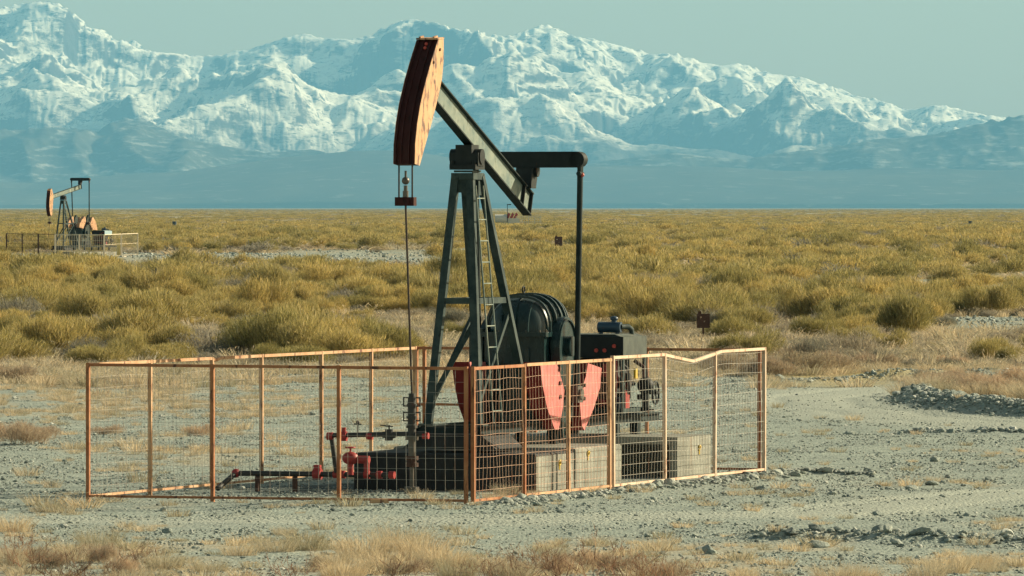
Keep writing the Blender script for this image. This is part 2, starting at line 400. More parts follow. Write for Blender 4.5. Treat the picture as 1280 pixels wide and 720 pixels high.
# ---------------------------------------------------------------- pumping unit
S_, C_ = .318, .948                    # the machine points 18.5 degrees off the line of sight
WX, WZ = -1.50, 119.8                  # the well
PIV = (2.56, 5.20)                     # saddle bearing (u, z)
def L(u, v, z): return Vector((u, -v, z))
def PU(x, y, v):
    k = (x-640)/F; u = (k*(WZ-S_*v)-WX-C_*v)/(S_-C_*k); Z = WZ+C_*u-S_*v
    return (u, CAMH-(y-HZ)*Z/F)
def pumping_unit(name, loc, rz, label, dth=0.0, crank=0.0, group=None, wm=('deep_red', 'red')):
    root = empty(name, loc, rz); tag(root, label, 'pump jack', group)
    ct, st = math.cos(R(dth)), math.sin(R(dth))
    def W(u, z):         # beam parts turn about the saddle by dth
        a, b = u-PIV[0], z-PIV[1]; return (PIV[0]+a*ct-b*st, PIV[1]+a*st+b*ct)
    def LW(u, v, z): p = W(u, z); return L(p[0], v, p[1])
    # --- walking beam
    sl = -.382; zt = lambda u: 6.24+(u-1.06)*sl
    u0, u1 = .80, 5.60; dv = .38
    nrm = Vector((-sl, 1)).normalized(); nu, nz = nrm.x*.375, nrm.y*.375
    top = [(u0, zt(u0)), (u1, zt(u1))]; bot = [(u0-nu, zt(u0)-nz), (u1-nu, zt(u1)-nz)]
    b = MB(); th = .022
    for (q0, q1), sgn in ((top, -1), (bot, 1)):
        o0 = Vector(q0); o1 = Vector(q1); off = Vector((nrm.x, nrm.y))*th*sgn
        pts = [LW(o0.x, -.07, o0.y), LW(o1.x, -.07, o1.y), LW(*(lambda p: (p.x, -.07, p.y))(o1+off)), LW(*(lambda p: (p.x, -.07, p.y))(o0+off))]
        b.prism(pts, L(0, .14, 0))
    bm = b.build('walking_beam', M['green'], root)
    w_ = MB(); q = Vector((nrm.x, nrm.y))*(th+.002)
    a0 = Vector(top[0])-q; a1 = Vector(top[1])-q; b0 = Vector(bot[0])+q; b1 = Vector(bot[1])+q
    w_.prism([LW(a0.x, -.012, a0.y), LW(a1.x, -.012, a1.y), LW(b1.x, -.012, b1.y), LW(b0.x, -.012, b0.y)], L(0, .024, 0))
    w_.build('web', M['web'], bm)
    s_ = MB()
    for f in (.92, .995):
        s_ = MB()
        p = Vector(top[0]).lerp(Vector(top[1]), f)-q; r = Vector(bot[0]).lerp(Vector(bot[1]), f)+q; e = (Vector(top[1])-Vector(top[0])).normalized()*.012
        for sv in (.013, -.066):
            s_.prism([LW(p.x-e.x, sv, p.y-e.y), LW(p.x+e.x, sv, p.y+e.y), LW(r.x+e.x, sv, r.y+e.y), LW(r.x-e.x, sv, r.y-e.y)], L(0, .053, 0))
        s_.build('stiffener', M['black'], bm)
    # --- horsehead
    fr = [PU(*p, .165) for p in ((548,50),(541,72),(533,100),(526,130),(522,155),(519.5,180),(519,205))]
    bk = [PU(*p, .165) for p in ((524,207),(532,178),(540,150),(547,122),(552,98),(554,75),(554,49))]
    plate = lambda v0, t, grow=0: MB().prism([LW(u-grow, v0, z) for u, z in fr]+[LW(u, v0, z) for u, z in bk], L(0, t, 0))
    hd = plate(-.128, .256).build('horsehead', M['head_face'], root)
    plate(.13, .034, .035).build('rim', M['head_face'], hd); plate(-.164, .034, .035).build('rim', M['head_face'], hd)
    plate(.1645, .008, .033).build('side_plate', M['head_side'], hd); plate(-.1725, .008, .033).build('side_plate', M['head_side'], hd)
    t_ = MB()
    for v0 in (-.075, .045):
        for i in range(len(fr)-1):
            t_.prism([LW(fr[i][0]-.028, v0, fr[i][1]), LW(fr[i+1][0]-.028, v0, fr[i+1][1]), LW(fr[i+1][0]+.02, v0, fr[i+1][1]), LW(fr[i][0]+.02, v0, fr[i][1])], L(0, .03, 0))
    t_.build('cable_track', M['head_face'], hd)
    c_ = MB(); p0, p1 = fr[0], bk[-1]
    c_.prism([LW(p0[0]-.06, -.17, p0[1]+.004), LW(p1[0]+.03, -.17, p1[1]+.004), LW(p1[0]+.03, -.17, p1[1]+.03), LW(p0[0]-.06, -.17, p0[1]+.03)], L(0, .34, 0))
    for v0 in (-.12, .1): c_.bar(LW(p0[0]-.03, v0, p0[1]+.03), LW(p0[0]+.12, v0, p0[1]+.05), .03, .04)
    c_.build('top_cap', M['head_side'], hd)
    b_ = MB()
    for (x, y) in ((549, 62), (541, 78)): 
        u, z = PU(x, y, .165); MB().tube(LW(u, .163, z), LW(u, .19, z), .022, 8).build('bolt', M['rust'], hd)
    for k_ in (.1, .2): 
        u = fr[0][0]*(1-k_)+fr[2][0]*k_; z = fr[0][1]*(1-k_)+fr[2][1]*k_; MB().ball(LW(u-.03, 0, z), .028, 5, 8).build('bolt', M['gauge'], hd)
    # --- bridle, carrier bar, polished rod
    lo = W(*fr[-1]); hu = lo[0]+.04; hz = lo[1]
    cz = hz-.52
    for s in (-1, 1): MB().tube(L(hu, s*.105, hz+.05), L(hu, s*.105, cz+.02), .014, 8).build('bridle_cable', M['cable'], root)
    cb = MB(); cb.box(L(hu, 0, cz-.04), (.13, .30, .13)); cb.box(L(hu, 0, cz-.04), (.16, .17, .10))
    cbo = cb.build('carrier_bar', M['head_face'], root)
    k = MB(); k.tube(L(hu, 0, cz+.02), L(hu, 0, cz+.12), .045, 10); k.tube(L(hu, 0, cz+.12), L(hu, 0, cz+.2), .03, 10); k.ball(L(hu, 0, cz+.27), .06, 6, 10); k.tube(L(hu, 0, cz+.3), L(hu, 0, cz+.42), .018, 8)
    k.build('rod_clamp', M['steel'], cbo)
    r = MB(); r.tube(L(hu, 0, cz-.1), L(.0, 0, 1.48), .017, 8); r.build('polished_rod', M['rod'], root)
    # --- samson post
    sp = MB(); FT = [(1.9, -.4), (1.9, .4), (4.42, .4), (4.42, -.4)]; TP = [(2.42, -.13), (2.42, .10), (2.78, .13), (2.74, -.10)]
    zb, zt_ = .97, 4.80
    def leg_at(i, z): f = (zt_-z)/(zt_-zb); return L(TP[i][0]+(FT[i][0]-TP[i][0])*f, TP[i][1]+(FT[i][1]-TP[i][1])*f, z)
    sp.box(L(2.58, 0, 4.76), (.50, .36, .10)); sp.box(L(2.58, 0, 4.835), (.42, .30, .03))
    sp.box(L(2.74, .14, 4.6), (.16, .02, .26)); sp.box(L(2.40, 0, 4.62), (.02, .26, .22))
    so = sp.build('samson_post', M['legs'], root)
    for i in range(4):
        g = MB(); a, c = leg_at(i, zt_-.03), leg_at(i, zb)
        g.bar(a, c, .115, .105, up=(1, 0, 0)); g.box(c+Vector((0, 0, .012)), (.26, .24, .024)); g.build('leg', M['legs'], so)
    z1 = 2.86
    for i, j in ((0, 1), (1, 2), (2, 3), (3, 0)): MB().bar(leg_at(i, z1), leg_at(j, z1), .07, .09).build('cross_bar', M['legs'], so)
    for i, za, j, zc in ((1, 2.55, 0, 1.35), (2, 2.66, 1, 1.25), (3, 2.66, 0, 1.25)): MB().bar(leg_at(i, za), leg_at(j, zc), .05, .075).build('brace', M['legs'], so)
    ld_ = MB(); la = PU(594.5, 232, .24); lb = PU(617, 530, .46)
    A0, A1 = L(la[0], .24, la[1]), L(la[0]+.36, .24, la[1]); B0, B1 = L(lb[0], .46, lb[1]), L(lb[0]+.42, .46, lb[1])
    ld_.tube(A0, B0, .014, 6); ld_.tube(A1, B1, .014, 6)
    for i in range(11):
        f = (i+.6)/11.2; ld_.tube(A0.lerp(B0, f), A1.lerp(B1, f), .011, 6)
    ld_.build('ladder', M['web'], so)
    # --- saddle bearing
    sb = MB(); sb.box(L(2.56, 0, 4.90), (.44, .42, .08)); sb.box(L(2.56, 0, 5.02), (.30, .46, .20)); sb.tube(L(2.56, -.25, 5.06), L(2.56, .25, 5.06), .12, 14)
    for s in (-1, 1):
        for t in (-1, 1): sb.tube(L(2.56+s*.17, t*.17, 4.94), L(2.56+s*.17, t*.17, 5.0), .025, 6)
    p = W(2.56, 5.18); sb.box(L(2.56, 0, 5.17), (.34, .26, .14)); sb.build('saddle_bearing', M['black'], root)
    # --- equalizer and pitmans
    e = W(5.42, 4.57); eu, ez = e[0]+.08, e[1]+.46
    q_ = MB(); q_.box(L(eu, 0, ez), (.20, 1.66, .25))
    q_.tube(L(eu-.1, .83, ez), L(eu+.1, .83, ez), .125, 14); q_.tube(L(eu-.1, -.83, ez), L(eu+.1, -.83, ez), .125, 14)
    eo = q_.build('equalizer', M['black'], root)
    g = MB(); g.prism([L(eu-.16, -.12, ez-.127), L(eu+.16, -.12, ez-.127), L(e[0]+.12, -.12, e[1]+.01), L(e[0]-.12, -.12, e[1]+.01)], L(0, .24, 0))
    g.tube(L(eu, -.17, ez-.18), L(eu, .17, ez-.18), .09, 12); g.build('equalizer_bearing', M['black'], eo)
    SH = (5.5, 2.12); rr = .75
    pin = (SH[0]+rr*math.sin(R(crank))+0, SH[1]-rr*math.cos(R(crank)))
    for s in (1, -1):
        pm = MB(); a = L(eu, s*.86, ez-.1); b2 = L(pin[0], s*.80, pin[1])
        pm.tube(a, b2, .047, 12); pm.box(a+Vector((0, 0, -.02)), (.12, .06, .30)); pm.tube(a+Vector((-.09, 0, -.12)), a+Vector((.09, 0, -.12)), .04, 8)
        po = pm.build('pitman_arm', M['green'], root)
        x = MB(); x.tube(L(pin[0], s*.67, pin[1]), L(pin[0], s*.90, pin[1]), .09, 12); x.box(L(pin[0], s*.80, pin[1]), (.24, .12, .26)); x.build('wrist_pin', M['steel'], po)
        x = MB(); x.ball(L(eu-.02, s*.90, ez-.24), .035, 5, 8); x.build('top_bolt', M['gauge'], po)
    # --- gearbox
    gb = MB(); gb.box(L(5.48, 0, 1.62), (1.30, .98, 1.36)); gb.box(L(5.48, 0, 2.31), (1.50, 1.10, .07)); gb.box(L(5.48, 0, 1.02), (1.6, 1.1, .09))
    gb.box(L(4.83, 0, 1.7), (.05, .5, .8)); gb.tube(L(4.80, .05, 1.75), L(4.77, .05, 1.75), .18, 16)
    gb.box(L(4.95, -.62, 2.15), (.32, .22, .5)); gb.tube(L(5.0, -.7, 1.75), L(5.0, -.52, 1.75), .33, 18)
    go = gb.build('gearbox', M['gear'], root)
    dm = MB(); nu_, nv_ = 18, 20; P = []; ex = .62
    def sp_(a, k_): return math.copysign(abs(a)**k_, a)
    for i in range(nu_+1):
        t = math.pi*i/nu_
        for j in range(nv_+1):
            a = math.pi*j/nv_
            cx = -math.cos(t); rad = math.sin(t)**.55 if 0 < i < nu_ else 0
            P.append(L(5.48+.68*sp_(cx, .8), .53*sp_(math.cos(a), .75)*rad, 2.345+.56*(math.sin(a)**.8 if 0 < j < nv_ else 0)*rad))
    dm.add(P, [(i*(nv_+1)+j, i*(nv_+1)+j+1, (i+1)*(nv_+1)+j+1, (i+1)*(nv_+1)+j) for i in range(nu_) for j in range(nv_)], True)
    dm.build('cover', M['gear'], go)
    def arc_rib(u, k_):
        rb = MB()
        pts = []
        for j in range(17):
            a = math.pi*j/16; pts.append((.545*sp_(math.cos(a), .75)*k_, 2.345+.575*math.sin(a)**.8*k_))
        for j in range(16):
            (v0, z0), (v1, z1_) = pts[j], pts[j+1]
            rb.add([L(u-.02, v0, z0), L(u+.02, v0, z0), L(u+.02, v1, z1_), L(u-.02, v1, z1_), L(u-.02, v0*.93, 2.345+(z0-2.345)*.93), L(u+.02, v0*.93, 2.345+(z0-2.345)*.93), L(u+.02, v1*.93, 2.345+(z1_-2.345)*.93), L(u-.02, v1*.93, 2.345+(z1_-2.345)*.93)], [(0,1,2,3),(0,3,7,4),(1,5,6,2)])
        rb.build('cover_rib', M['gear'], go)
    for u, k_ in ((5.05, .99), (5.28, 1.04), (5.52, 1.06), (5.76, 1.04), (5.98, .97)): arc_rib(u, k_)
    for v0 in (-.2, .03, .24):
        rb = MB()
        for j in range(8):
            a0, a1_ = math.pi/2*j/8, math.pi/2*(j+1)/8
            f_ = lambda a: L(5.48-.72*math.cos(a)**.8, v0, 2.35+.57*math.sin(a)**.75*(1-.25*abs(v0)/.5))
            rb.bar(f_(a0+1e-4), f_(a1_-1e-4), .03, .04)
        rb.build('cover_rib', M['gear'], go)
    ey = MB(); ey.torus(L(5.35, -.02, 3.0), .05, .013, ax=(0, 1, 0), n=14, m=5); ey.tube(L(5.35, -.02, 2.86), L(5.35, -.02, 2.95), .016, 6); ey.build('lifting_eye', M['black'], go)
    for i in range(7):
        for s in (-1, 1): MB().tube(L(4.84+i*.21, s*.52, 2.27), L(4.84+i*.21, s*.52, 2.38), .018, 6).build('cover_bolt', M['steel'], go)
    for i in range(5): MB().tube(L(4.76, -.44+i*.22, 2.27), L(4.76, -.44+i*.22, 2.38), .018, 6).build('cover_bolt', M['steel'], go)
    # --- cranks with counterweights
    cc, cs = math.cos(R(crank)), math.sin(R(crank))
    def LC(u, v, z): a, b3 = u-SH[0], z-SH[1]; return L(SH[0]+a*cc-b3*cs, v, SH[1]+a*cs+b3*cc)
    P1 = [PU(x, y, .72) for x, y in ((675,453),(696,453),(701,471),(705.5,488),(704,507),(698.5,537),(693.5,537),(684,510),(678,480))]
    P2 = [PU(x, y, .72) for x, y in ((735,454),(752,460),(750,485),(742,511),(730.5,538),(727,531),(725,504),(729,482),(733,468))]
    for s in (1, -1):
        v0 = .52 if s > 0 else -.64
        out = []
        for i in range(15):
            a = math.pi*i/14; out.append((SH[0]+.46*math.cos(a), SH[1]+.46*math.sin(a)))
        out += [(5.10, 1.5), (5.14, .95), (5.22, .66), (5.40, .66), (5.62, .95), (5.82, 1.5)]
        cr = MB(); cr.prism([LC(u, v0, z) for u, z in out], L(0, .12, 0)); 
        cr.tube(LC(SH[0], s*.40, SH[1]), LC(SH[0], s*.74, SH[1]), .16, 16)
        cro = cr.build('crank', M['gear'], root)
        rim = MB()
        vv = .645 if s > 0 else -.665
        for i in range(len(out)): 
            a, b3 = out[i], out[(i+1) % len(out)]; 
            p, q2 = (a[0]*.95+SH[0]*.05, a[1]*.95+1.8*.05), (b3[0]*.95+SH[0]*.05, b3[1]*.95+1.8*.05)
            rim.bar(LC(p[0], vv+.01, p[1]), LC(q2[0], vv+.01, q2[1]), .03, .03, up=(0, 1, 0))
        rim.build('crank_flange', M['gear'], cro)
        for PP in (P1, P2):
            wt = MB(); w0 = .45 if s > 0 else -.72
            wt.prism([LC(u, w0, z) for u, z in PP], L(0, .27, 0))
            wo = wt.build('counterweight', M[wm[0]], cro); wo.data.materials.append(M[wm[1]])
            for pl_ in wo.data.polygons: pl_.material_index = 1 if abs(pl_.normal.y) > .8 else 0  # broad faces get the lit red, edges the red darkened as shade
            cxm = sum(p[0] for p in PP)/len(PP); czm = max(p[1] for p in PP)
            for k_ in (.12, .34, .55):
                bb = MB()
                sgn = -1 if cxm > SH[0] else 1
                bb.tube(LC(cxm+sgn*(.22+.1*k_), s*(.715 if s > 0 else .715), czm-k_), LC(cxm+sgn*(.22+.1*k_), s*.75, czm-k_), .035, 6)
                bb.build('clamp_bolt', M['rust'], cro)
    # --- skid and pedestal
    sk = MB()
    for s in (-1, 1):
        v = s*.52
        sk.box(L(6.15, v, .955), (9.0, .12, .022)); sk.box(L(6.15, v, .845), (9.0, .12, .022)); sk.box(L(6.15, v, .90), (9.0, .02, .088))
    for u in (1.75, 3.2, 4.7, 6.4, 8.0, 9.6, 10.55): sk.box(L(u, 0, .90), (.10, .98, .10))
    for u in (3.6, 5.2, 8.3, 9.4):
        for v in (-.52, .52): sk.box(L(u, v, .72), (.16, .14, .228))
    ko = sk.build('skid', M['green'], root)
    pd = MB(); pd.prism([L(1.62, -.72, .622), L(1.62, .78, .622), L(1.66, .52, .84), L(1.66, -.48, .84)], (1.3, 0, 0)); pd.build('front_pedestal', M['oiled_concrete'], ko)
    pd = MB(); pd.prism([L(5.0, -.62, 1.0), L(6.3, -.62, 1.0), L(6.1, -.62, 1.35), L(5.2, -.62, 1.35)], L(0, 1.24, 0)); pd.build('gearbox_stool', M['black'], ko)
    # prime mover drive: sheave and belt guard on the far side
    bg = MB(); bg.tube(L(6.1, -.78, 1.75), L(6.1, -.66, 1.75), .45, 22); bg.prism([L(6.1, -.78, 2.19), L(6.1, -.78, 1.31), L(8.3, -.78, 1.25), L(8.3, -.78, 1.70)], L(0, .10, 0)); bg.build('belt_guard', M['black'], root)
    return root
def wrap_engine(name, loc, rz, label, boxmat, group=None):
    root = empty(name, loc, rz); tag(root, label, 'engine', group)
    b = MB(); b.box(L(9.05, -.04, 1.42), (.95, .84, .84)); b.box(L(9.1, -.02, 1.84), (.7, .4, .06)); 
    for i in range(3): b.tube(L(8.85+i*.25, .28, 1.55), L(8.85+i*.25, .40, 1.62), .07, 10)
    b.box(L(9.1, .36, 1.30), (.75, .12, .18)); b.tube(L(8.7, .46, 1.45), L(9.5, .46, 1.45), .035, 8)
    b.build('engine_block', M['black'], root)
    h = MB(); h.box(L(9.1, -.02, 2.05), (1.24, 1.26, .34)); h.prism([L(8.50, -.60, 2.222), L(8.50, .56, 2.222), L(8.52, .45, 2.255), L(8.52, -.5, 2.255)], (1.16, 0, 0))
    ho = h.build('hood', boxmat, root); ho.data.materials.append(M['black'])      # end facing the gearbox painted black to carry its shade
    for pl_ in ho.data.polygons:
        if pl_.normal.x < -.7: pl_.material_index = 1
    for v, z in ((.16, 2.0), (.30, 2.0), (.46, 2.07)): MB().tube(L(8.455, v, z), L(8.478, v, z), .032, 12).build('gauge', M['gauge'], ho)
    f = MB()
    for u in (8.52, 9.68):
        for v in (-.6, .58): f.box(L(u, v, 1.43), (.05, .05, .90))
    f.box(L(8.52, -.02, 1.03), (.06, 1.2, .08)); f.box(L(9.68, -.02, 1.03), (.06, 1.2, .08)); f.box(L(9.1, .58, 1.03), (1.1, .05, .08)); f.box(L(9.1, -.6, 1.03), (1.1, .05, .08))
    f.build('support_frame', M['legs'], root)
    r = MB(); r.box(L(8.60, -.05, 1.50), (.10, .98, .72)); 
    for i in range(8): r.box(L(8.545, -.45+i*.115, 1.5), (.02, .02, .7))
    r.build('radiator', M['rust'], root)
    r = MB(); r.box(L(8.60, .3, 1.68), (.16, .10, .2)); r.box(L(8.9, .5, 1.2), (.2, .1, .3)); r.tube(L(8.5, -.1, 1.25), L(8.5, .3, 1.18), .03, 8); r.build('oil_filter', M['pipe_red'], root)
    a = MB(); a.tube(L(9.15, -.02, 2.36), L(9.15, .36, 2.36), .085, 16); a.tube(L(9.15, .02, 2.22), L(9.15, .02, 2.34), .04, 8); a.tube(L(9.15, .3, 2.22), L(9.15, .3, 2.34), .04, 8)
    ao = a.build('air_cleaner', M['blue'], root)
    c = MB(); c.tube(L(9.15, .24, 2.42), L(9.15, .24, 2.48), .045, 10); c.ball(L(9.15, .24, 2.50), .07, 5, 12, (1, 1, .6)); c.build('intake_cap', M['blue'], ao)
    c = MB(); c.path([L(9.15, .35, 2.37), L(9.3, .43, 2.37), L(9.38, .46, 2.32), L(9.4, .47, 2.2)], .042, 10); c.build('intake_pipe', M['legs'], ao)
    w = MB(); w.torus(L(9.78, .74, 1.30), .18, .018, ax=(0, 1, 0), n=24, m=6)
    for i in range(5):
        t = 2*math.pi*i/5; w.tube(L(9.78, .74, 1.30), L(9.78+.18*math.cos(t), .74, 1.30+.18*math.sin(t)), .012, 6)
    w.tube(L(9.78, .5, 1.30), L(9.78, .78, 1.30), .03, 8); w.build('hand_wheel', M['black'], root)
    w = MB(); w.ball(L(9.5, .66, 1.42), .14, 7, 12); w.tube(L(9.5, .66, .99), L(9.5, .66, 1.40), .06, 10); w.tube(L(9.62, .64, .99), L(9.62, .64, 1.3), .04, 8); w.box(L(9.55, .64, 1.02), (.3, .2, .05)); w.box(L(9.5, .62, 1.24), (.2, .14, .08))
    w.build('starter', M['black'], root)
    MB().box(L(9.15, .60, 1.62), (.10, .04, .16)).build('data_plate', M['yellow'], root)
    MB().box(L(8.72, .40, 1.14), (.26, .24, .22)).build('battery', M['blue'], root)
    MB().path([L(8.7, .5, 1.80), L(8.75, .60, 1.7), L(8.8, .60, 1.45), L(8.95, .56, 1.3)], .022, 8).build('coolant_hose', M['cable'], root)
    MB().path([L(9.55, .45, 1.82), L(9.58, .60, 1.72), L(9.5, .62, 1.5)], .03, 8).build('exhaust_pipe', M['rust'], root)
    MB().path([L(8.46, .5, 1.88), L(8.45, .52, 1.5), L(8.47, .45, 1.2), L(8.5, .2, 1.1)], .014, 6).build('cable', M['pipe_red'], root)
    MB().path([L(8.46, .2, 1.88), L(8.44, .12, 1.6), L(8.46, .22, 1.3)], .012, 6).build('cable', M['cable'], root)
    MB().tube(L(9.1, .42, 1.50), L(9.1, .52, 1.50), .13, 14).build('flywheel', M['steel'], root)
    return root
def foundation(name, loc, rz, u0, u1, v0, v1, h, label, mat, hooks=(), group=None, hollow=False, dark_end=False):
    root = empty(name, loc, rz); tag(root, label, 'concrete block', group)
    b = MB(); e = .03
    if not hollow:
        cx, cy = (u0+u1)/2, (v0+v1)/2
        b.box(L(cx, cy, (h-e)/2-.1), (u1-u0, v1-v0, h-e+.2))
        lo = [L(u0, v0, h-e), L(u1, v0, h-e), L(u1, v1, h-e), L(u0, v1, h-e)]; hi = [L(u0+e, v0+e, h), L(u1-e, v0+e, h), L(u1-e, v1-e, h), L(u0+e, v1-e, h)]
        b.add(lo+hi, [(4,5,6,7),(0,1,5,4),(1,2,6,5),(2,3,7,6),(3,0,4,7)])
        me = b.build('slab', mat, root, fixn=True)
        if dark_end:      # shaded front end painted dark, top in the same dark tone
            me.data.materials.append(M['oiled_concrete'])
            for pl_ in me.data.polygons:
                if pl_.normal.x < -.5 or pl_.normal.z > .6: pl_.material_index = 1
    else:                        # a precast box open towards the well
        t = .12
        b.box(L((u0+u1)/2, v1-t/2, h/2-.1), (u1-u0, t, h+.2)); b.box(L((u0+u1)/2, v0+t/2, h/2-.1), (u1-u0, t, h+.2))
        b.box(L((u0+u1)/2, (v0+v1)/2, h-t/2+.002), (u1-u0-.004, v1-v0-2*t-.004, t)); b.box(L(u1-t/2, (v0+v1)/2, (h-t)/2-.1), (t, v1-v0-2*t-.004, h-t+.19))
        b.build('slab', mat, root)
    for (u, z) in hooks:
        k = MB(); k.torus(L(u, v1+.012, z), .038, .015, ax=(0, 1, .2), n=12, m=5); k.box(L(u, v1+.008, z-.07), (.03, .012, .07)); k.build('lifting_hook', M['yellow'], root)
    return root
PR = math.atan2(C_, S_); WELL = Vector((WX, WZ, 0))
main = pumping_unit('pump_jack', WELL, PR, 'large dark green pump jack with faded orange horse head inside the near wire fence')
wrap_engine('engine', WELL, PR, 'black boxed engine with red gauges behind the red counterweights', M['hood'])
foundation('concrete_block', WELL, PR, 1.40, 3.22, -1.42, 1.5, .56, 'oil blackened concrete block under the front legs of the large pump jack', M['concrete'], hooks=((2.5, .40),), dark_end=True)
foundation('concrete_block', WELL, PR, 3.30, 5.60, -1.45, 1.5, .60, 'pale rust streaked concrete block below the red counterweights', M['concrete'], hooks=((3.9, .50),))
foundation('concrete_block', WELL, PR, 7.95, 9.75, -1.6, 1.68, .64, 'pale precast concrete box with dark open front beneath the engine', M['concrete'], hooks=((9.1, .44),), hollow=True)
# ---------------------------------------------------------------- wellhead
def wellhead(loc, rz, label, group=None):
    root = empty('wellhead', loc, rz); tag(root, label, 'wellhead', group)
    s = MB(); s.tube(L(0,0,.86), L(0,0,1.44), .062, 14); s.tube(L(0,0,1.40), L(0,0,1.50), .05, 12); s.tube(L(0,0,1.12), L(0,0,1.16), .085, 14); s.tube(L(0,0,.98), L(0,0,1.02), .085, 14)
    s.tube(L(0,0,1.30), L(0,0,1.34), .08, 14); so = s.build('stuffing_box', M['pipe'], root)
    for z in (1.38, 1.16):
        for sg in (-1, 1):
            MB().path([L(0, sg*.05, z+.055), L(0, sg*.13, z+.055), L(0, sg*.13, z-.07), L(0, sg*.05, z-.07)], .012, 6).build('handle', M['pipe'], so)
    c = MB(); c.tube(L(0,0,.0), L(0,0,.42), .035, 12); c.tube(L(0,0,.55), L(0,0,.9), .055, 12); c.tube(L(0,0,.80), L(0,0,.86), .10, 14); c.tube(L(0,0,0), L(0,0,.10), .11, 14); c.build('casing', M['steel'], root)
    c = MB(); c.tube(L(0,0,.40), L(0,0,.46), .10, 12); c.tube(L(0,0,.50), L(0,0,.56), .10, 12); c.tube(L(0,0,.45), L(0,0,.51), .07, 12); c.build('flange', M['rust'], root)
    f = MB(); f.tube(L(.0,-1.30,.86), L(0,.22,.90), .036, 12); f.tube(L(0,-1.28,.84), L(.05,-1.22,.30), .036, 12); fo = f.build('flow_line', M['pipe'], root)
    for v, q in ((-1.30, .062), (-1.08, .075), (-.67, .055), (.22, .05)):
        r = MB(); r.tube(L(0, v-.045, .862+.013*v), L(0, v+.045, .862+.013*v), q, 10)
        if v == -1.08: r.tube(L(0,-1.08,.8), L(0,-1.08,.98), .035, 8)
        r.build('union', M['pipe_red'], fo)
    r = MB(); r.tube(L(0,-.36,.79), L(0,-.36,.96), .065, 10); r.tube(L(0,-.46,.875), L(0,-.26,.875), .05, 10); r.tube(L(0,-.36,.96), L(0,-.36,1.02), .012, 6); r.tube(L(0,-.5,1.02), L(0,-.3,1.0), .01, 6)
    r.tube(L(0,-.86,.88), L(0,-.86,1.08), .012, 6); r.tube(L(0,-.92,1.03), L(0,-.80,1.03), .012, 6); r.ball(L(0,-.86,1.06), .03, 5, 8); r.build('valve', M['pipe'], fo)
    g = MB(); g.tube(L(.1,-.40,.27), L(.1,-2.85,.27), .04, 12); g.tube(L(.1,-2.85,.27), L(-.35,-2.98,.05), .04, 12); go = g.build('ground_line', M['pipe'], root)
    r = MB(); r.ball(L(.1,-2.85,.27), .07, 6, 10); r.tube(L(.1,-1.60,.27), L(.1,-1.48,.27), .085, 10); r.box(L(.1,-1.54,.36), (.08,.10,.10)); r.tube(L(.1,-1.28,.27), L(.1,-1.1,.27), .06, 10)
    r.build('union', M['pipe_red'], go)
    for v in (-.75, -.55, -.35): MB().tube(L(.1, v-.04, .27), L(.1, v+.04, .27), .06, 10).build('union', M['pipe_red'], go)
    r = MB(); r.ball(L(-.05,-.96,.52), .11, 7, 12, (1, 1.2, .9)); r.tube(L(-.05,-.96,.27), L(-.05,-.96,.5), .05, 10); r.tube(L(-.05,-.84,.50), L(-.05,-.66,.50), .06, 10); r.tube(L(-.05,-.70,.28), L(-.05,-.70,.50), .045, 10); r.torus(L(-.05,-.96,.68), .07, .012, ax=(0,0,1), n=12, m=5); r.tube(L(-.05,-.96,.6), L(-.05,-.96,.68), .015, 6)
    r.build('wheel_valve', M['pipe_red'], root)
    r = MB()
    for v in (-1.9, -2.5): MB().box(L(.1, v, .115), (.10, .05, .23)).build('pipe_support', M['rust'], root)
    return root
wellhead(WELL, PR, 'dark wellhead with red valves and unions at the foot of the polished rod')
